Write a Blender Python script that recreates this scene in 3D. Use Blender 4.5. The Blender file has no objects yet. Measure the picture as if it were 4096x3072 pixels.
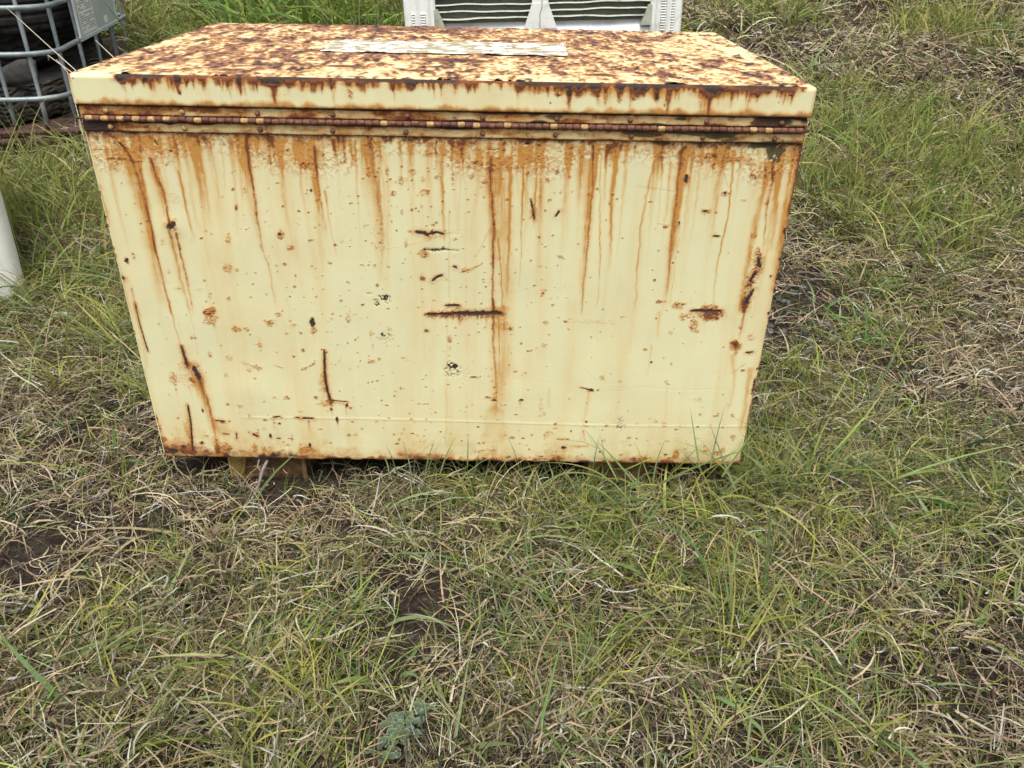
import bpy, math, random
import numpy as np
from mathutils import Vector, Matrix
# ------------------------------------------------------------------ camera, world, sun, exposure
scene = bpy.context.scene
col = scene.collection
CAM = (0.705, -1.353, 0.974)
cd = bpy.data.cameras.new("camera"); cam = bpy.data.objects.new("camera", cd); col.objects.link(cam)
cd.sensor_width = 36.0; cd.sensor_fit = 'HORIZONTAL'; cd.lens = 795.0/1024*36.0
cd.clip_start = 0.02; cd.clip_end = 300
cam.location = CAM; cam.rotation_euler = (math.radians(59.834), math.radians(-1.029), math.radians(-0.025))
scene.camera = cam
SUN_EL, SUN_AZ = 66.0, 186.0          # azimuth: degrees from +Y (behind the chest) towards +X
world = bpy.data.worlds.new("World"); scene.world = world; world.use_nodes = True
wn = world.node_tree; wn.nodes.clear()
sky = wn.nodes.new('ShaderNodeTexSky'); sky.sky_type = 'NISHITA'; sky.sun_disc = False
sky.sun_elevation = math.radians(SUN_EL); sky.sun_rotation = math.radians(SUN_AZ)
sky.dust_density = 6.0; sky.air_density = 1.0
hs = wn.nodes.new('ShaderNodeHueSaturation'); hs.inputs['Saturation'].default_value = 0.22
bg = wn.nodes.new('ShaderNodeBackground'); bg.inputs['Strength'].default_value = 0.15
wo = wn.nodes.new('ShaderNodeOutputWorld')
wn.links.new(sky.outputs[0], hs.inputs['Color']); wn.links.new(hs.outputs[0], bg.inputs[0]); wn.links.new(bg.outputs[0], wo.inputs[0])
sd = bpy.data.lights.new("sun", 'SUN'); sun = bpy.data.objects.new("sun", sd); col.objects.link(sun)
sd.energy = 1.5; sd.angle = math.radians(32); sd.color = (1.0, 0.96, 0.89)
az, el = math.radians(SUN_AZ), math.radians(SUN_EL)
sv = Vector((math.sin(az)*math.cos(el), math.cos(az)*math.cos(el), math.sin(el)))
sun.rotation_euler = sv.to_track_quat('Z', 'Y').to_euler()
scene.view_settings.view_transform = 'Standard'; scene.view_settings.look = 'None'
scene.view_settings.exposure = 0.50; scene.view_settings.gamma = 1.0
scene.render.engine = 'CYCLES'
try:
    scene.cycles.max_bounces = 5; scene.cycles.diffuse_bounces = 3; scene.cycles.transparent_max_bounces = 4
except Exception: pass

rng = np.random.default_rng(7); random.seed(7)
# ------------------------------------------------------------------ numpy noise
def _h(i, j, s):
    n = (i.astype(np.int64)*374761393 + j.astype(np.int64)*668265263 + s*1442695041) & 0x7fffffff
    n = ((n ^ (n >> 13))*1274126177) & 0x7fffffff
    return ((n ^ (n >> 16)) & 0xffff)/65535.0
def vn(x, y, s=0):
    x = np.asarray(x, float); y = np.asarray(y, float)
    i = np.floor(x); j = np.floor(y); u = x-i; v = y-j; i = i.astype(np.int64); j = j.astype(np.int64)
    u = u*u*(3-2*u); v = v*v*(3-2*v)
    return (_h(i,j,s)*(1-u)+_h(i+1,j,s)*u)*(1-v) + (_h(i,j+1,s)*(1-u)+_h(i+1,j+1,s)*u)*v
def fbm(x, y, s=0, o=4):
    a, t, r = 1.0, 0.0, 0.0
    for k in range(o):
        r = r + a*vn(np.asarray(x)*2**k+17.3*k, np.asarray(y)*2**k+9.1*k, s+k*31); t += a; a *= .5
    return r/t
def ss(a, b, x):
    t = np.clip((x-a)/(b-a), 0, 1); return t*t*(3-2*t)
# ------------------------------------------------------------------ object helpers
def tag(o, label=None, cat=None, group=None, kind=None):
    if label: o['label'] = label
    if cat: o['category'] = cat
    if group: o['group'] = group
    if kind: o['kind'] = kind
    return o
def empty(name, loc=(0,0,0)):
    o = bpy.data.objects.new(name, None); o.location = loc; o.empty_display_size = .05; col.objects.link(o); return o
def link(name, me, mat, parent=None):
    o = bpy.data.objects.new(name, me); col.objects.link(o)
    if mat and not me.materials: me.materials.append(mat)
    if parent is not None:
        o.parent = parent
        o.matrix_parent_inverse = Matrix.Translation(-Vector(parent.location)) if parent.parent is None else Matrix.Identity(4)
    return o
def raw_mesh(name, V, F, smooth=True, attrs=None):
    """V (n,3); F (m,4) quads (or list of arrays of faces)"""
    me = bpy.data.meshes.new(name)
    if not isinstance(F, list): F = [F]
    n = len(V); me.vertices.add(n); me.vertices.foreach_set('co', np.asarray(V, np.float32).ravel())
    tot = sum(f.size for f in F); nf = sum(len(f) for f in F)
    me.loops.add(tot); me.polygons.add(nf)
    me.loops.foreach_set('vertex_index', np.concatenate([f.ravel() for f in F]).astype(np.int32))
    ls = np.concatenate([np.full(len(f), f.shape[1]) for f in F]); st = np.concatenate([[0], np.cumsum(ls)[:-1]])
    me.polygons.foreach_set('loop_start', st.astype(np.int32)); me.polygons.foreach_set('loop_total', ls.astype(np.int32))
    me.polygons.foreach_set('use_smooth', np.full(nf, smooth, dtype=bool))
    for k, a in (attrs or {}).items():
        a = np.asarray(a, np.float32)
        if a.ndim == 1:
            at = me.attributes.new(k, 'FLOAT', 'POINT'); at.data.foreach_set('value', a)
        else:
            at = me.attributes.new(k, 'FLOAT_COLOR', 'POINT')
            if a.shape[1] == 3: a = np.concatenate([a, np.ones((len(a),1), np.float32)], 1)
            at.data.foreach_set('color', a.ravel())
    me.update(calc_edges=True); return me
def grid_faces(nr, nc, off=0, wrap=False):
    r = np.arange(nr-1)[:,None]; c = np.arange(nc if wrap else nc-1)[None,:]; c2 = (c+1) % nc
    a = r*nc+c; b = r*nc+c2; d = (r+1)*nc+c; e = (r+1)*nc+c2
    return np.stack([a,b,e,d], -1).reshape(-1,4)+off
WK = ('stain','rust','dark','moss','ox','lift')
def patches_mesh(name, patches):
    V, F, A, off = [], [], {k: [] for k in WK}, 0
    for P, at, wrap, flip in patches:
        nr, nc = P.shape[:2]; f = grid_faces(nr, nc, off, wrap)
        if flip: f = f[:, ::-1]
        V.append(P.reshape(-1,3)); F.append(f); off += nr*nc
        for k in WK: A[k].append((at.get(k, np.zeros((nr,nc)))+np.zeros((nr,nc))).ravel())
    return raw_mesh(name, np.concatenate(V), np.concatenate(F), True, {k: np.clip(np.concatenate(A[k]), 0, 1.6) for k in WK})
class MB:
    """collects boxes, tubes, plates into one mesh"""
    def __init__(s): s.v = []; s.f = []; s.n = 0
    def add(s, V, F):
        s.v.append(np.asarray(V, float)); s.f += [tuple(i+s.n for i in f) for f in F]; s.n += len(V)
    def box(s, lo, hi, M=None, bev=0.0):
        x0,y0,z0 = lo; x1,y1,z1 = hi
        if bev <= 0:
            V = [(x,y,z) for z in (z0,z1) for (x,y) in ((x0,y0),(x1,y0),(x1,y1),(x0,y1))]
            F = [(3,2,1,0),(4,5,6,7),(0,1,5,4),(1,2,6,5),(2,3,7,6),(3,0,4,7)]
        else:
            b = bev; V = []; F = []
            rings = [(z0, b), (z0+b, 0), (z1-b, 0), (z1, b)]
            for z, i in rings:
                a0,a1,c0,c1 = x0+i,x1-i,y0+i,y1-i; q = b
                V += [(a0+q,c0,z),(a1-q,c0,z),(a1,c0+q,z),(a1,c1-q,z),(a1-q,c1,z),(a0+q,c1,z),(a0,c1-q,z),(a0,c0+q,z)]
            for k in range(3):
                for i in range(8): F.append((k*8+i, k*8+(i+1)%8, (k+1)*8+(i+1)%8, (k+1)*8+i))
            F.append(tuple(range(7,-1,-1))); F.append(tuple(range(24,32)))
        V = np.array(V)
        if M is not None: V = np.array([M @ Vector(p) for p in V])
        s.add(V, F)
    def tube(s, pts, r, n=10, closed=False, rr=None):
        P = [Vector(p) for p in pts]; m = len(P); V = []; F = []; up = Vector((0,0,1)); prev = None
        for i in range(m):
            a = P[(i-1) % m] if (closed or i > 0) else P[i]; b = P[(i+1) % m] if (closed or i < m-1) else P[i]
            t = (b-a).normalized()
            if prev is None:
                u = t.cross(up); 
                if u.length < .1: u = t.cross(Vector((1,0,0)))
                u.normalize()
            else:
                u = (prev - t*prev.dot(t)).normalized()
            prev = u; w = t.cross(u); R = rr[i] if rr is not None else r
            for k in range(n):
                c = 2*math.pi*k/n; V.append(tuple(P[i]+u*(math.cos(c)*R)+w*(math.sin(c)*R)))
        for i in range(m if closed else m-1):
            j = (i+1) % m
            for k in range(n): F.append((i*n+k, i*n+(k+1)%n, j*n+(k+1)%n, j*n+k))
        if not closed: F.append(tuple(range(n-1,-1,-1))); F.append(tuple((m-1)*n+k for k in range(n)))
        s.add(V, F)
    def lathe(s, prof, n, M=None, closed=False):
        m = len(prof); V = []
        for k in range(n):
            c = 2*math.pi*k/n; ca, sa = math.cos(c), math.sin(c)
            V += [(r*ca, r*sa, z) for r, z in prof]
        F = []
        for k in range(n):
            j = (k+1) % n
            for i in range(m if closed else m-1):
                i2 = (i+1) % m; F.append((k*m+i, j*m+i, j*m+i2, k*m+i2))
        V = np.array(V)
        if M is not None: V = np.array([M @ Vector(p) for p in V])
        s.add(V, F)
    def build(s, name, mat, parent=None, smooth=False, ang=None):
        me = bpy.data.meshes.new(name); me.from_pydata([tuple(p) for p in np.concatenate(s.v)], [], s.f)
        if smooth:
            me.polygons.foreach_set('use_smooth', np.ones(len(me.polygons), dtype=bool))
            if ang:
                try: me.set_sharp_from_angle(angle=math.radians(ang))
                except Exception: pass
        me.update(); return link(name, me, mat, parent)
# ------------------------------------------------------------------ materials
def mat(name):
    m = bpy.data.materials.new(name); m.use_nodes = True; nt = m.node_tree
    return m, nt, nt.nodes['Principled BSDF'], nt.nodes['Material Output']
def nd(nt, t, **kw):
    n = nt.nodes.new(t)
    for k, v in kw.items():
        if k in n.inputs.keys(): n.inputs[k].default_value = v
        else: setattr(n, k, v)
    return n
def attr(nt, name):
    a = nt.nodes.new('ShaderNodeAttribute'); a.attribute_name = name; return a
def mix(nt, fac, a, b):
    m = nt.nodes.new('ShaderNodeMix'); m.data_type = 'RGBA'; m.clamp_factor = True
    for s, v in ((m.inputs[0], fac), (m.inputs[6], a), (m.inputs[7], b)):
        if hasattr(v, 'is_linked') or hasattr(v, 'links'): nt.links.new(v, s)
        elif isinstance(v, (int, float)): s.default_value = v
        else: s.default_value = (*v, 1)
    return m.outputs[2]
def mth(nt, op, a, b=0.0, clamp=False):
    m = nt.nodes.new('ShaderNodeMath'); m.operation = op; m.use_clamp = clamp
    for s, v in ((m.inputs[0], a), (m.inputs[1], b)):
        if isinstance(v, (int, float)): s.default_value = v
        else: nt.links.new(v, s)
    return m.outputs[0]
def noise(nt, scale, detail=4.0, rough=.6, coord=None, dist=0.0):
    n = nt.nodes.new('ShaderNodeTexNoise'); n.inputs['Scale'].default_value = scale; n.inputs['Detail'].default_value = detail
    n.inputs['Roughness'].default_value = rough; n.inputs['Distortion'].default_value = dist
    if coord is not None: nt.links.new(coord, n.inputs['Vector'])
    return n.outputs[0]
def ramp(nt, x, a, b):
    m = nt.nodes.new('ShaderNodeMapRange'); m.inputs[1].default_value = a; m.inputs[2].default_value = b; m.clamp = True
    nt.links.new(x, m.inputs[0]); return m.outputs[0]
def bump(nt, bsdf, h, strength=.5, dist=.002):
    b = nt.nodes.new('ShaderNodeBump'); b.inputs['Strength'].default_value = strength; b.inputs['Distance'].default_value = dist
    nt.links.new(h, b.inputs['Height']); nt.links.new(b.outputs[0], bsdf.inputs['Normal'])
def geo_pos(nt): return nt.nodes.new('ShaderNodeNewGeometry').outputs['Position']
def obj_co(nt): return nt.nodes.new('ShaderNodeTexCoord').outputs['Object']

def worn_paint(name='worn_cream_paint'):
    m, nt, b, out = mat(name); L = nt.links
    co = obj_co(nt)
    st = attr(nt,'stain').outputs['Fac']; ru = attr(nt,'rust').outputs['Fac']; dk = attr(nt,'dark').outputs['Fac']
    mo = attr(nt,'moss').outputs['Fac']; ox = attr(nt,'ox').outputs['Fac']; lf = attr(nt,'lift').outputs['Fac']
    mp = nd(nt,'ShaderNodeMapping'); L.new(co, mp.inputs[0]); mp.inputs['Scale'].default_value = (1,1,.16)
    nst = noise(nt, 38, 5, .65, mp.outputs[0]); nf = noise(nt, 260, 3, .7, co); nb = noise(nt, 9, 4, .6, co); nm = noise(nt, 90, 5, .7, co)
    base = mix(nt, ramp(nt, nb, .3, .7), (.70,.665,.40), (.65,.625,.39))
    base = mix(nt, mth(nt,'MULTIPLY', ramp(nt, nst, .5, .75), .28), base, (.66,.52,.26))
    base = mix(nt, mth(nt,'MULTIPLY', ramp(nt, nf, .62, .74), .35), base, (.52,.43,.24))
    # thin rust wash
    stn = mth(nt,'MULTIPLY', st, mth(nt,'ADD', .30, mth(nt,'MULTIPLY', mth(nt,'ADD', mth(nt,'MULTIPLY', nst, .6), mth(nt,'MULTIPLY', nf, .5)), 1.1)), True)
    c = mix(nt, stn, base, mix(nt, stn, (.68,.475,.17), (.48,.235,.05)))
    # solid rust
    run = mth(nt,'ADD', mth(nt,'MULTIPLY', ru, 1.25), mth(nt,'MULTIPLY', mth(nt,'SUBTRACT', nm, .5), mth(nt,'MULTIPLY', ramp(nt, ru, .02,.35), .75)))
    run = mth(nt,'ADD', run, mth(nt,'MULTIPLY', mth(nt,'SUBTRACT', nf, .5), mth(nt,'MULTIPLY', ramp(nt, ru, .02,.3), 1.1)))
    rc = mix(nt, ramp(nt, run, .30, .95), (.47,.185,.038), (.15,.042,.014))
    rc = mix(nt, mth(nt,'MULTIPLY', ramp(nt, nf, .4,.65), .4), rc, (.30,.115,.035))
    ro = mix(nt, ramp(nt, nm, .36,.64), (.10,.032,.022), (.36,.16,.085))
    rc = mix(nt, ox, rc, ro)
    c = mix(nt, ramp(nt, run, .06, .80), c, rc)
    c = mix(nt, mth(nt,'MULTIPLY', ramp(nt, mth(nt,'ADD', mo, mth(nt,'MULTIPLY', mth(nt,'SUBTRACT', nm,.5), .8)), .25,.7), .92), c, mix(nt, nf, (.028,.026,.012), (.075,.075,.03)))
    dn = mth(nt,'ADD', dk, mth(nt,'MULTIPLY', mth(nt,'SUBTRACT', nm,.5), mth(nt,'MULTIPLY', ramp(nt, dk, .02,.3), .6)))
    c = mix(nt, ramp(nt, dn, .15,.75), c, mix(nt, nf, (.016,.012,.011), (.062,.033,.023)))
    L.new(c, b.inputs['Base Color'])
    rough = mth(nt,'ADD', .40, mth(nt,'MULTIPLY', ramp(nt, run, .05,.5), .42), True)
    L.new(mth(nt,'ADD', rough, mth(nt,'MULTIPLY', nb, .12)), b.inputs['Roughness'])
    hgt = mth(nt,'ADD', mth(nt,'MULTIPLY', run, mth(nt,'ADD', nm, .3)), mth(nt,'MULTIPLY', nf, .12))
    hgt = mth(nt,'ADD', hgt, mth(nt,'MULTIPLY', nb, .5))
    hgt = mth(nt,'SUBTRACT', mth(nt,'ADD', hgt, lf), mth(nt,'MULTIPLY', dk, .8))
    bump(nt, b, hgt, .7, .0018)
    return m
def simple(name, c1, c2, scale, rough=.6, metal=0.0, bs=.3, bd=.001, detail=5, spec=None):
    m, nt, b, out = mat(name); n = noise(nt, scale, detail, .65, obj_co(nt))
    nt.links.new(mix(nt, ramp(nt, n, .32,.68), c1, c2), b.inputs['Base Color'])
    b.inputs['Roughness'].default_value = rough; b.inputs['Metallic'].default_value = metal
    if spec is not None: b.inputs['Specular IOR Level'].default_value = spec
    bump(nt, b, n, bs, bd); return m
M_paint = worn_paint()
def leaf_mat(name, rough=.55, trans=.28, spec=.35):
    m, nt, b, out = mat(name); a = attr(nt, 'tint').outputs['Color']
    n = noise(nt, 160, 3, .6, obj_co(nt))
    h = nd(nt,'ShaderNodeHueSaturation'); nt.links.new(a, h.inputs['Color']); nt.links.new(ramp(nt, n, -.2, 1.05), h.inputs['Value'])
    v = mth(nt,'ADD', mth(nt,'MULTIPLY', n, .8), .6); nt.links.new(v, h.inputs['Value'])
    nt.links.new(h.outputs[0], b.inputs['Base Color']); b.inputs['Roughness'].default_value = rough; b.inputs['Specular IOR Level'].default_value = spec
    t = nd(nt,'ShaderNodeBsdfTranslucent'); nt.links.new(h.outputs[0], t.inputs[0])
    ms = nd(nt,'ShaderNodeMixShader'); ms.inputs[0].default_value = trans
    nt.links.new(b.outputs[0], ms.inputs[1]); nt.links.new(t.outputs[0], ms.inputs[2]); nt.links.new(ms.outputs[0], out.inputs[0])
    return m
M_straw = leaf_mat('dry_straw', .85, .12, .08); M_green = leaf_mat('green_blade', .6, .3, .22)
def soil_mat():
    m, nt, b, out = mat('soil'); co = geo_pos(nt)
    n1 = noise(nt, 45, 8, .7, co); n2 = noise(nt, 6, 4, .6, co); n3 = noise(nt, 220, 4, .7, co)
    c = mix(nt, ramp(nt, n1, .35,.68), (.014,.010,.008), (.060,.045,.033))
    c = mix(nt, mth(nt,'MULTIPLY', ramp(nt, n2, .4,.7), .5), c, (.065,.052,.037))
    c = mix(nt, mth(nt,'MULTIPLY', ramp(nt, n3, .6,.72), .4), c, (.15,.12,.085))
    nt.links.new(c, b.inputs['Base Color']); b.inputs['Roughness'].default_value = .92; b.inputs['Specular IOR Level'].default_value = .2
    bump(nt, b, mth(nt,'ADD', n1, mth(nt,'MULTIPLY', n3, .3)), 1.0, .012); return m
M_soil = soil_mat()
# ------------------------------------------------------------------ terrain
BARE = [(1.697,0.85,0.154,0.75),(1.969,1.009,0.162,0.55),(1.737,0.566,0.153,0.6),(1.44,0.424,0.072,0.6),(1.659,0.126,0.116,0.4),(1.569,-0.248,0.121,0.4),(1.375,-0.49,0.097,0.45),(1.854,1.461,0.101,0.5),(1.657,1.29,0.064,0.9),(-0.082,-0.017,0.068,0.5),(-0.276,0.148,0.063,0.4),(2.009,1.24,0.142,0.4),(-0.19,-0.218,0.105,0.95),(-0.042,-0.365,0.064,0.4),(0.537,-0.4,0.118,0.9),(1.029,-0.347,0.082,0.5),(1.671,1.109,0.114,1),(1.562,0.871,0.085,0.9),(1.531,0.705,0.08,1),(1.581,0.601,0.077,0.8),(1.334,-0.444,0.061,0.4),(0.477,-0.545,0.057,0.6),(1.104,-0.579,0.07,0.4),(1.879,0.222,0.111,0.35),(3.158,3.709,0.162,0.5),(0.332,-0.039,0.068,0.35),(1.81,1.114,0.122,0.5),(2.004,0.91,0.115,0.4),(0.875,-0.565,0.042,0.4),(-0.25,0.309,0.068,0.4),(0.843,-0.317,0.066,0.3)]
GREEN = [(-0.641,0.931,0.157,0.8),(-0.897,1.268,0.158,0.9),(-0.615,1.039,0.089,0.7),(0.13,-0.435,0.115,0.8),(0.266,-0.293,0.067,0.5),(0.036,-0.527,0.108,0.6),(0.372,-0.52,0.109,0.6),(0.619,-0.002,0.118,0.8),(0.816,-0.027,0.176,0.6),(0.755,-0.565,0.106,0.5),(0.983,-0.468,0.151,0.4),(1.37,0.118,0.137,0.9),(1.446,-0.045,0.145,0.6),(1.731,0.039,0.081,0.5),(1.194,-0.252,0.104,0.5),(-0.954,1.463,0.25,0.9),(-0.745,0.879,0.14,0.7),(-0.41,0.701,0.119,0.8),(2.278,2.082,0.294,0.9),(1.911,1.647,0.141,0.9),(2.203,1.406,0.199,0.8),(2.619,1.962,0.191,0.6),(2.223,3.876,0.222,0.3),(3.25,3.67,0.215,0.9),(-0.646,3.73,0.538,1.0),(-1.247,3.383,0.202,1),(-0.107,3.717,0.215,1),(1.722,0.714,0.081,0.6),(1.531,0.405,0.096,0.6),(-0.009,-0.591,0.082,0.6),(1.528,-0.185,0.09,0.5),(0.951,-0.04,0.078,0.6)]
def hgt(x, y):
    x = np.asarray(x, float); y = np.asarray(y, float)
    t = np.clip(y-.5, 0, None); s = .178*(np.sqrt(t*t+.04)-.2)
    s = s + .5*np.clip(y-9, 0, None)*.25
    far = ss(.9, 2.6, y)
    n = (fbm(x*1.6+3, y*1.6, 5, 3)-.5)*.20*far + (fbm(x*6, y*6, 9, 3)-.5)*.05*(.3+1.0*far) + (fbm(x*22, y*22, 19, 2)-.5)*.010
    under = ss(-.1, .12, x)*ss(-.1,.12,1.2-x)*ss(-.12,.05,y)*ss(-.1,.1,.9-y)   # trodden flat under the chest
    base = -.075+s
    base = np.where(under > 0, base*(1-under)+under*np.minimum(base, -.055), base)
    return base + n*(1-under*.8)
def field(L, x, y, k=1.0):
    r = np.zeros_like(x)
    for a, b, s, w in L: r = np.maximum(r, w*np.exp(-((x-a)**2+(y-b)**2)/(2*(s*k)**2)))
    return r
gx = np.concatenate([np.linspace(-40,-3,30)[:-1], np.linspace(-3,5,500), np.linspace(5,45,30)[1:]])
gy = np.concatenate([np.linspace(-12,-1.4,20)[:-1], np.linspace(-1.4,6.5,500), np.linspace(6.5,70,40)[1:]])
GX, GY = np.meshgrid(gx, gy); GZ = hgt(GX, GY)
gm = raw_mesh('ground', np.stack([GX,GY,GZ],-1).reshape(-1,3), grid_faces(len(gy), len(gx)))
tag(link('ground', gm, M_soil), kind='structure')
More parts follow.
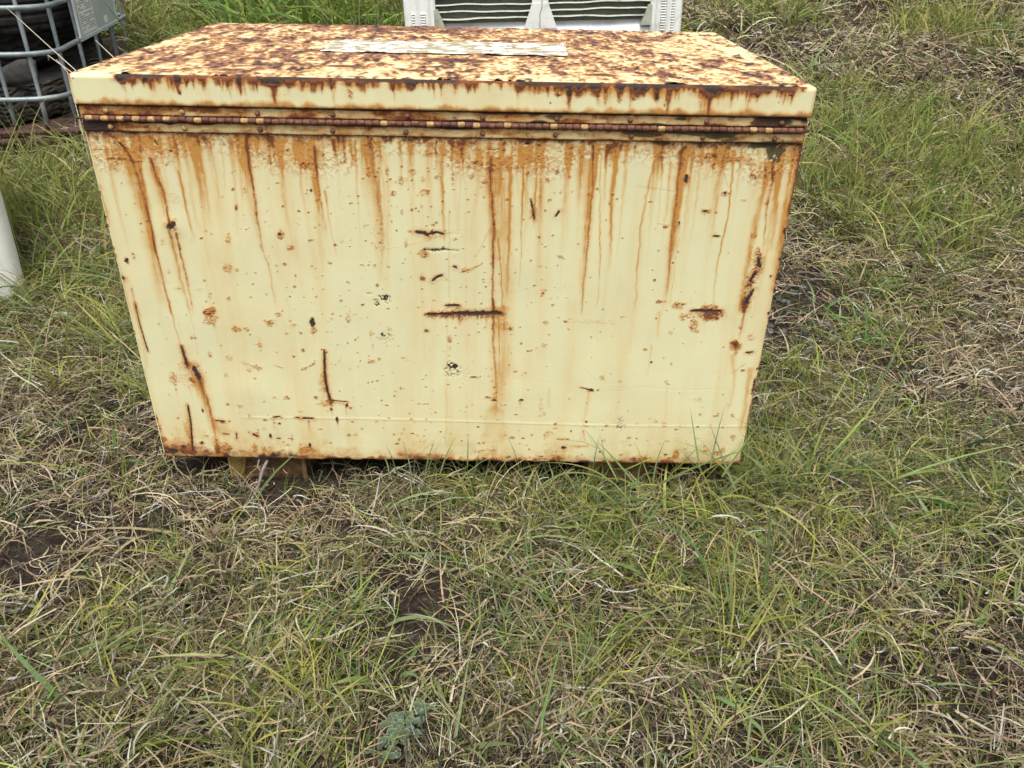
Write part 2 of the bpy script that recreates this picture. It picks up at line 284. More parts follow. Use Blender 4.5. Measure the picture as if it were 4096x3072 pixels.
# ------------------------------------------------------------------ the chest
W, D, ZB, ZL, H = 1.2, 0.725, 0.6607, 0.7054, 0.7527
STREAKS = [([(0.0615,0.6346),(0.0716,0.6121),(0.0752,0.5578),(0.0765,0.5177),(0.077,0.4336),(0.0792,0.3307)],0.0038,0.0017,0.85,0.6,'r'),([(0.0613,0.6252),(0.0674,0.5577),(0.0677,0.4761),(0.0692,0.3442)],0.0152,0.0086,0.35,0.3,'s'),([(0.0801,0.616),(0.0789,0.5658),(0.0781,0.4971),(0.0752,0.4444)],0.0021,0.0011,0.6,0.8,'r'),([(0.1017,0.6193),(0.1051,0.5897),(0.1123,0.5585),(0.1117,0.506)],0.0038,0.0023,1,0.8,'r'),([(0.103,0.6069),(0.1064,0.5584),(0.1079,0.4768),(0.1093,0.3678)],0.0105,0.0067,0.35,0.2,'s'),([(0.1088,0.4915),(0.1097,0.4342),(0.1114,0.3678),(0.1193,0.3314)],0.0022,0.0014,0.6,0.3,'r'),([(0.1194,0.4896),(0.1199,0.4559),(0.1211,0.4301),(0.1219,0.3905),(0.1207,0.3336)],0.0028,0.0016,0.9,0.4,'r'),([(0.1467,0.6454),(0.1471,0.5981),(0.1456,0.5391),(0.1501,0.4776)],0.0049,0.0042,0.4,0.35,'s'),([(0.1432,0.5981),(0.1454,0.5689),(0.146,0.488)],0.0013,0.0013,0.5,0.4,'s'),([(0.1865,0.6572),(0.1913,0.6312)],0.0041,0.0015,0.9,0.3,'r'),([(0.2693,0.6587),(0.2658,0.6098),(0.2678,0.5711),(0.267,0.5108),(0.2682,0.4628)],0.0038,0.0023,1,0.5,'r'),([(0.2651,0.4691),(0.2702,0.4478),(0.2743,0.4328),(0.2774,0.3479)],0.0016,0.0016,0.5,0.2,'r'),([(0.2619,0.6475),(0.2586,0.5611),(0.2626,0.4796)],0.0113,0.0057,0.5,0.2,'s'),([(0.2242,0.6468),(0.2236,0.6091),(0.2176,0.5604)],0.003,0.0019,0.5,0.15,'s'),([(0.3787,0.6458),(0.3797,0.6023),(0.3805,0.5533),(0.3862,0.4922)],0.0032,0.0015,0.95,0.35,'r'),([(0.3734,0.6494),(0.3756,0.5632),(0.3726,0.4171)],0.0094,0.0057,0.4,0.15,'s'),([(0.3455,0.6527),(0.3458,0.6151)],0.003,0.0015,0.6,0.2,'s'),([(0.3255,0.643),(0.324,0.6013)],0.0019,0.0011,0.6,0.2,'s'),([(0.3104,0.6576),(0.3115,0.6371)],0.0053,0.0019,0.6,0.2,'r'),([(-0.0035,0.6538),(-0.0015,0.624),(0.003,0.5801)],0.0026,0.0017,0.8,0.3,'r'),([(0.0031,0.5565),(0.0043,0.5041)],0.0035,0.0039,0.5,0.4,'s'),([(0.0778,0.6571),(0.0773,0.616)],0.0047,0.0034,0.8,0.3,'s'),([(0.0609,0.6568),(0.0604,0.6383)],0.0056,0.0019,0.5,0.5,'s'),([(0.091,0.6573),(0.0836,0.597)],0.0019,0.0011,0.5,0.2,'s'),([(0.2545,0.6603),(0.2548,0.638)],0.0034,0.0015,0.6,0.2,'r'),([(0.2835,0.6534),(0.283,0.6235)],0.003,0.0015,0.5,0.2,'s'),([(0.2405,0.6189),(0.2264,0.4789)],0.005,0.0038,0.15,0.1,'s'),([(0.3264,0.6204),(0.3238,0.438)],0.0115,0.0095,0.12,0.1,'s'),([(0.0805,0.3562),(0.0817,0.298),(0.0846,0.2572)],0.0021,0.0015,0.55,0.5,'s'),([(0.1119,0.3568),(0.116,0.3105),(0.1136,0.238)],0.0015,0.001,0.5,0.3,'s'),([(0.086,0.2645),(0.0874,0.2376),(0.0893,0.2127)],0.0052,0.0043,0.6,0.7,'r'),([(0.105,0.2029),(0.1084,0.1723),(0.1141,0.1411),(0.1158,0.0984),(0.1156,0.0406)],0.0057,0.0018,0.95,0.5,'r'),([(0.1023,0.1876),(0.1086,0.1225),(0.1221,0.0547)],0.0111,0.0111,0.6,0.2,'s'),([(0.0562,0.1662),(0.0566,0.1215)],0.0031,0.0018,0.35,0.1,'s'),([(0.0817,0.1718),(0.0871,0.1406)],0.002,0.0011,0.5,0.2,'s'),([(0.0167,0.3505),(0.0151,0.2849),(0.0102,0.2113)],0.0063,0.0042,0.4,0.2,'s'),([(0.0704,0.1351),(0.0594,0.0142)],0.0068,0.0068,0.3,0.4,'s'),([(0.358,0.2547),(0.3537,0.192),(0.3587,0.1402)],0.003,0.0035,0.5,0.7,'r'),([(0.3589,0.1428),(0.3608,0.1028)],0.0041,0.0018,0.7,0.2,'r'),([(0.2407,0.098),(0.2383,0.0706)],0.0018,0.0018,0.5,0.1,'r'),([(0.3112,0.0965),(0.3092,0.0636)],0.0018,0.0014,0.6,0.1,'r'),([(0.3895,0.1328),(0.3879,0.1087)],0.0018,0.0014,0.6,0.1,'r'),([(0.3682,0.0975),(0.3683,0.0729)],0.0032,0.0018,0.5,0.1,'s'),([(0.3439,0.3074),(0.3401,0.2617)],0.0043,0.0043,0.3,0.05,'s'),([(0.4744,0.6587),(0.4763,0.604),(0.4827,0.5551),(0.4846,0.494),(0.4771,0.4079)],0.0064,0.0026,0.75,0.15,'r'),([(0.472,0.6512),(0.4761,0.545),(0.4764,0.3968)],0.0142,0.0076,0.4,0.2,'s'),([(0.6758,0.6305),(0.6776,0.5686),(0.6817,0.5182),(0.6812,0.4335),(0.6795,0.3779),(0.6839,0.3415)],0.0042,0.0021,1,0.75,'r'),([(0.6934,0.6289),(0.6987,0.5082),(0.705,0.3463)],0.021,0.0153,0.5,0.25,'s'),([(0.7067,0.631),(0.7093,0.5888),(0.7087,0.5084),(0.7066,0.3784)],0.0042,0.0027,0.6,0.25,'s'),([(0.7326,0.6465),(0.7319,0.5774),(0.7306,0.5088),(0.7316,0.4668),(0.7283,0.39)],0.0019,0.0013,0.8,0.4,'s'),([(0.7547,0.6507),(0.7539,0.5896),(0.7532,0.55),(0.7536,0.5092)],0.0034,0.0019,0.75,0.35,'s'),([(0.6278,0.6447),(0.6284,0.6201)],0.0025,0.0015,0.8,0.3,'r'),([(0.6288,0.6258),(0.63,0.5952)],0.0017,0.0011,0.5,0.2,'s'),([(0.5928,0.6478),(0.5904,0.5964),(0.594,0.5471),(0.5942,0.4749)],0.0049,0.003,0.6,0.2,'s'),([(0.6105,0.6369),(0.6106,0.5929)],0.0021,0.0017,0.6,0.4,'s'),([(0.6036,0.5372),(0.6035,0.4856),(0.6006,0.4429),(0.5998,0.3605)],0.0018,0.0016,0.45,0.35,'s'),([(0.4201,0.6614),(0.4215,0.6354)],0.0026,0.0011,0.9,0.2,'r'),([(0.433,0.6579),(0.4313,0.6166)],0.0017,0.0009,0.5,0.2,'s'),([(0.3903,0.5694),(0.3936,0.5028),(0.3986,0.4501)],0.0027,0.0019,0.5,0.2,'s'),([(0.4994,0.6367),(0.4989,0.5654),(0.4927,0.4625),(0.4833,0.3744)],0.0061,0.0053,0.3,0.15,'s'),([(0.6889,0.4872),(0.6957,0.4228),(0.6997,0.3438)],0.0014,0.0012,0.6,0.5,'s'),([(0.828,0.652),(0.8267,0.6103),(0.8263,0.5513)],0.0095,0.0057,0.7,0.2,'s'),([(0.8478,0.6523),(0.8498,0.6107),(0.8509,0.5517),(0.8501,0.49),(0.8475,0.4034),(0.8471,0.3444)],0.0021,0.0013,0.95,0.45,'r'),([(0.8389,0.6296),(0.8434,0.5313),(0.8448,0.3808)],0.0115,0.0076,0.5,0.25,'s'),([(0.8848,0.653),(0.8882,0.6114),(0.8847,0.5723),(0.8896,0.5116),(0.8934,0.4263)],0.0057,0.0019,0.85,0.2,'s'),([(0.8846,0.6549),(0.8881,0.6248)],0.0042,0.0026,0.5,0.2,'r'),([(0.8621,0.6395),(0.8631,0.5915),(0.8687,0.5112),(0.8743,0.4478),(0.8757,0.3585)],0.0013,0.0011,0.7,0.4,'s'),([(0.8705,0.6415),(0.8745,0.5521)],0.0021,0.0015,0.6,0.3,'s'),([(0.8531,0.6449),(0.8553,0.6011)],0.0015,0.0011,0.7,0.3,'s'),([(0.9979,0.6513),(0.9979,0.6133),(0.9981,0.5643),(0.9986,0.5031),(0.9998,0.45),(1.0035,0.3836)],0.0046,0.0025,0.8,0.4,'r'),([(0.9993,0.6476),(0.9993,0.5543),(1.0003,0.4282),(1.0014,0.3471)],0.0095,0.0066,0.5,0.25,'s'),([(1.0113,0.5138),(1.0113,0.4394),(1.0103,0.3609)],0.0008,0.0008,0.4,0.5,'s'),([(0.9522,0.6259),(0.9461,0.5733),(0.9405,0.5125),(0.9426,0.4811),(0.9417,0.4272),(0.9471,0.3826),(0.946,0.3505)],0.0025,0.0017,0.7,0.45,'s'),([(0.9677,0.6243),(0.9696,0.5738),(0.9704,0.513)],0.0023,0.0015,0.6,0.3,'s'),([(0.9807,0.6283),(0.9836,0.5541),(0.9807,0.4924)],0.0038,0.0023,0.5,0.2,'s'),([(1.0671,0.628),(1.0854,0.5837)],0.0011,0.0011,0.6,0.5,'s'),([(1.0867,0.6491),(1.0894,0.5956),(1.0911,0.56),(1.0925,0.5255),(1.0899,0.4901),(1.088,0.4624),(1.0879,0.4076),(1.0907,0.3669)],0.0023,0.0019,0.85,0.5,'s'),([(1.082,0.649),(1.0885,0.5956)],0.0011,0.0011,0.6,0.5,'s'),([(1.0975,0.6531),(1.1003,0.5761)],0.0021,0.0011,0.5,0.2,'s'),([(1.1474,0.6294),(1.1472,0.5769),(1.144,0.5161),(1.1422,0.4308),(1.143,0.3496)],0.0069,0.005,0.75,0.45,'s'),([(1.1548,0.6314),(1.1592,0.5968),(1.1584,0.5471),(1.1654,0.4745)],0.0034,0.0015,0.8,0.4,'r'),([(1.1417,0.6293),(1.1497,0.5849)],0.0057,0.0023,0.45,0.2,'r'),([(1.166,0.643),(1.1743,0.5575),(1.1795,0.4747)],0.0061,0.0038,0.6,0.3,'s'),([(1.1969,0.6511),(1.1979,0.5778),(1.1938,0.517),(1.1977,0.4427),(1.1997,0.3871)],0.0038,0.0023,0.6,0.35,'r'),([(1.1893,0.6509),(1.1938,0.517),(1.1976,0.3871)],0.0114,0.0085,0.25,0.2,'s'),([(1.1503,0.3634),(1.1493,0.3497)],0.0042,0.0029,0.9,0.7,'r'),([(0.6188,0.3311),(0.6185,0.3123)],0.0028,0.0015,0.9,0.2,'r'),([(0.659,0.3342),(0.659,0.3178)],0.0019,0.0013,0.6,0.1,'r'),([(0.5923,0.333),(0.5931,0.3201)],0.0025,0.0017,0.6,0.1,'r'),([(0.6686,0.3344),(0.6686,0.2965)],0.003,0.0017,0.4,0.1,'s'),([(0.6811,0.3669),(0.6827,0.2726),(0.6875,0.2106),(0.6902,0.1592),(0.6861,0.1058)],0.0027,0.0029,0.85,0.2,'r'),([(0.6919,0.3324),(0.6935,0.2728),(0.6942,0.2031)],0.0013,0.0011,0.7,0.5,'s'),([(0.697,0.3534),(0.7047,0.2485),(0.6905,0.1194)],0.0189,0.0232,0.4,0.3,'s'),([(0.5954,0.3307),(0.59,0.1442),(0.5852,0.0349)],0.0025,0.0025,0.2,0.2,'s'),([(0.8309,0.3696),(0.8325,0.2258),(0.8125,0.0389)],0.0189,0.0126,0.15,0.12,'s'),([(1.1507,0.3684),(1.1523,0.3336),(1.1517,0.2979)],0.0034,0.0021,0.85,0.4,'r'),([(1.1445,0.2612),(1.1555,0.2062),(1.159,0.1411)],0.0061,0.0039,0.4,0.2,'s'),([(0.9857,0.278),(0.9848,0.2032)],0.0026,0.0022,0.35,0.15,'s'),([(0.9929,0.3494),(0.9952,0.2903)],0.0051,0.0038,0.35,0.2,'s'),([(1.1822,0.232),(1.1862,0.1548),(1.1859,0.0873)],0.0077,0.0066,0.5,0.4,'s'),([(1.0797,0.3346),(1.0839,0.2967)],0.003,0.0021,0.3,0.1,'s'),([(1.0243,0.1885),(1.032,0.1119)],0.0036,0.0045,0.2,0.1,'s'),([(0.8733,0.1755),(0.8643,0.0678)],0.0045,0.0045,0.3,0.2,'s'),([(0.8681,0.0817),(0.871,0.054)],0.0012,0.0012,0.8,0.3,'r'),([(0.7878,0.072),(0.789,0.0553)],0.0014,0.0012,0.8,0.3,'r'),([(0.7376,0.1469),(0.738,0.1309)],0.0014,0.0009,0.7,0.2,'r'),([(1.0118,0.3145),(1.0101,0.2539),(1.0129,0.1089)],0.0009,0.0006,0.4,0.3,'g'),([(1.0273,0.2836),(1.0387,0.1706)],0.0006,0.0006,0.3,0.3,'g')]
SCRATCH = [([(0.5427,0.4961),(0.5587,0.4943),(0.5649,0.4892)],0.0022,0.0022,0.95,0.95,'d'),([(0.565,0.4923),(0.5807,0.4961),(0.5927,0.4928)],0.0018,0.0018,0.85,0.85,'d'),([(0.5927,0.4928),(0.6237,0.4933)],0.0016,0.0016,0.4,0.4,'g'),([(0.5555,0.4641),(0.5737,0.4622),(0.594,0.4654)],0.0024,0.0024,1,1,'b'),([(0.594,0.4643),(0.6202,0.4622)],0.0016,0.0016,0.7,0.7,'b'),([(0.6227,0.4215),(0.6402,0.4284),(0.6607,0.4386)],0.0012,0.0012,0.7,0.7,'r'),([(0.5697,0.4029),(0.5772,0.4097),(0.5886,0.4143)],0.0017,0.0017,0.9,0.9,'d'),([(0.6085,0.4322),(0.6156,0.4297)],0.0014,0.0014,0.9,0.9,'d'),([(0.5913,0.3539),(0.6186,0.3544)],0.0011,0.0011,0.8,0.8,'d'),([(0.7455,0.5588),(0.75,0.5398),(0.7532,0.5215)],0.0012,0.0012,0.8,0.8,'d'),([(0.7487,0.5357),(0.7481,0.5235)],0.0012,0.0012,0.6,0.6,'r'),([(0.7896,0.5283),(0.7961,0.5386)],0.0016,0.0016,0.7,0.7,'d'),([(0.6704,0.6421),(0.6913,0.6436)],0.0011,0.0011,0.9,0.9,'b'),([(0.6526,0.4568),(0.6708,0.4973),(0.6846,0.5203)],0.0008,0.0008,0.35,0.35,'r'),([(0.4703,0.46),(0.5622,0.4807),(0.6229,0.5048)],0.0006,0.0006,0.25,0.25,'r'),([(0.239,0.102),(0.2542,0.1049)],0.0011,0.0011,0.9,0.9,'d'),([(0.2992,0.1017),(0.3207,0.1007)],0.0016,0.0016,0.9,0.9,'d'),([(0.2846,0.1028),(0.2925,0.1024)],0.0011,0.0011,0.9,0.9,'d'),([(0.1215,0.0923),(0.1405,0.0899)],0.0011,0.0011,0.9,0.9,'d'),([(0.1322,0.0599),(0.1447,0.059)],0.0009,0.0009,0.9,0.9,'d'),([(0.3595,0.1441),(0.3769,0.1423),(0.3947,0.1408)],0.0007,0.0007,0.8,0.8,'d'),([(0.1934,0.0615),(0.2026,0.0533)],0.0014,0.0014,0.8,0.8,'d'),([(0.3086,0.2128),(0.3271,0.2219),(0.3404,0.2334)],0.0026,0.0026,0.5,0.5,'k'),([(0.2573,0.2237),(0.2739,0.2164)],0.0009,0.0009,0.6,0.6,'r'),([(0.1949,0.2295),(0.2255,0.2151)],0.0026,0.0026,0.45,0.45,'k'),([(0.1749,0.1427),(0.2871,0.1428),(0.3567,0.1433)],0.0006,0.0006,0.3,0.3,'g'),([(0.3213,0.0409),(0.349,0.0397)],0.0006,0.0006,0.6,0.6,'g'),([(0.1601,0.0623),(0.1582,0.047)],0.0012,0.0012,0.6,0.6,'d'),([(0.6363,0.1556),(0.6452,0.1346),(0.661,0.1162)],0.0009,0.0009,0.5,0.5,'g'),([(0.6361,0.1318),(0.6428,0.1185)],0.0007,0.0007,0.5,0.5,'g'),([(0.8592,0.2213),(0.8688,0.2101),(0.8853,0.195)],0.0009,0.0009,0.5,0.5,'g'),([(0.6611,0.1987),(0.7387,0.1963),(0.8278,0.1902)],0.0007,0.0007,0.3,0.3,'g'),([(0.855,0.1816),(0.8801,0.1743)],0.0009,0.0009,0.8,0.8,'d'),([(0.5891,0.1055),(0.5995,0.1102)],0.0009,0.0009,0.7,0.7,'g'),([(0.5981,0.3544),(0.6181,0.3548)],0.0013,0.0013,0.8,0.8,'d'),([(0.7778,0.334),(0.7876,0.3516)],0.0006,0.0006,0.4,0.4,'g'),([(0.5324,0.1393),(0.555,0.1389)],0.0014,0.0014,0.7,0.7,'k'),([(0.8926,0.19),(0.9325,0.192),(0.978,0.2259)],0.0007,0.0007,0.3,0.3,'g'),([(0.9113,0.1787),(0.9296,0.1733),(0.9821,0.1857),(1.0388,0.1789),(1.1433,0.1841)],0.0007,0.0007,0.5,0.5,'g'),([(1.052,0.3505),(1.0709,0.352),(1.1091,0.3515)],0.0015,0.0015,0.9,0.9,'d'),([(1.1091,0.3515),(1.1747,0.3515)],0.0006,0.0006,0.3,0.3,'g'),([(1.1068,0.2655),(1.1108,0.2532)],0.0011,0.0011,0.5,0.5,'g'),([(1.1119,0.2156),(1.1185,0.2233)],0.0009,0.0009,0.5,0.5,'g'),([(1.1528,0.2227),(1.1718,0.2419)],0.0011,0.0011,0.4,0.4,'r'),([(1.1681,0.2641),(1.183,0.2663)],0.0013,0.0013,0.8,0.8,'d'),([(0.9012,0.222),(0.9693,0.2029)],0.0004,0.0004,0.2,0.2,'g'),([(0.9253,0.5868),(1.0003,0.5783)],0.0008,0.0008,0.3,0.3,'r'),([(0.9696,0.5202),(1.0102,0.5148)],0.001,0.001,0.3,0.3,'r'),([(1.0527,0.6075),(1.0631,0.6091)],0.001,0.001,0.5,0.5,'g'),([(1.154,0.6146),(1.1711,0.616)],0.001,0.001,0.6,0.6,'g'),([(1.0344,0.3705),(1.0839,0.3919)],0.0004,0.0004,0.3,0.3,'g'),([(0.8477,0.6135),(0.8803,0.6141)],0.0008,0.0008,0.4,0.4,'g'),([(1.0559,0.3513),(1.1068,0.3511)],0.0015,0.0015,0.8,0.8,'d'),([(0.0253,0.6173),(0.0538,0.6175),(0.0795,0.6132),(0.0873,0.6139)],0.0008,0.0008,0.7,0.7,'r'),([(0.0801,0.616),(0.1034,0.6184)],0.0006,0.0006,0.4,0.4,'g'),([(0.1144,0.6485),(0.1191,0.6393)],0.0009,0.0009,0.8,0.8,'d'),([(-0.0038,0.5682),(0.0026,0.5668)],0.0014,0.0014,0.9,0.9,'d'),([(-0.0033,0.5501),(0.0017,0.5494)],0.0008,0.0008,0.8,0.8,'d'),([(-0.0016,0.4005),(0.0079,0.3973)],0.0021,0.0021,1,1,'d'),([(0.0168,0.3819),(0.0165,0.3616),(0.0177,0.3433)],0.0012,0.0012,0.7,0.7,'r'),([(0.0542,0.6437),(0.0632,0.6336)],0.0015,0.0015,0.7,0.7,'d'),([(-0.0015,0.6316),(0.0401,0.6319)],0.0006,0.0006,0.4,0.4,'r'),([(0.5575,0.3359),(0.6061,0.3367)],0.0015,0.0019,0.9,1,'d'),([(0.6083,0.3384),(0.6886,0.3405),(0.6982,0.34)],0.0036,0.0021,1,1,'d'),([(0.5553,0.3351),(0.6992,0.3396)],0.0055,0.0055,0.7,0.8,'k'),([(0.0855,0.262),(0.0866,0.2449),(0.0884,0.2172)],0.0017,0.0019,0.5,0.9,'d'),([(0.1007,0.2154),(0.1067,0.1876)],0.0035,0.0035,1,0.9,'d'),([(0.0167,0.3505),(0.016,0.3087),(0.0179,0.2681),(0.0191,0.2462)],0.001,0.001,0.5,0.9,'d'),([(0.0732,0.1285),(0.0716,0.0868),(0.0629,0.0143)],0.0011,0.0014,0.9,0.9,'d'),([(0.3583,0.2571),(0.3537,0.2073),(0.3546,0.1715),(0.3589,0.1428)],0.0013,0.0015,1,1,'d'),([(1.16,0.4701),(1.1586,0.4311),(1.1521,0.4088),(1.1492,0.3634)],0.0073,0.0081,0.55,0.65,'k'),([(1.159,0.4289),(1.1517,0.411)],0.0019,0.0019,0.9,0.9,'d'),([(1.1614,0.3966),(1.1505,0.3657)],0.0021,0.0031,0.8,1,'d'),([(1.1592,0.4572),(1.1653,0.4399)],0.0029,0.0029,0.8,0.8,'d')]
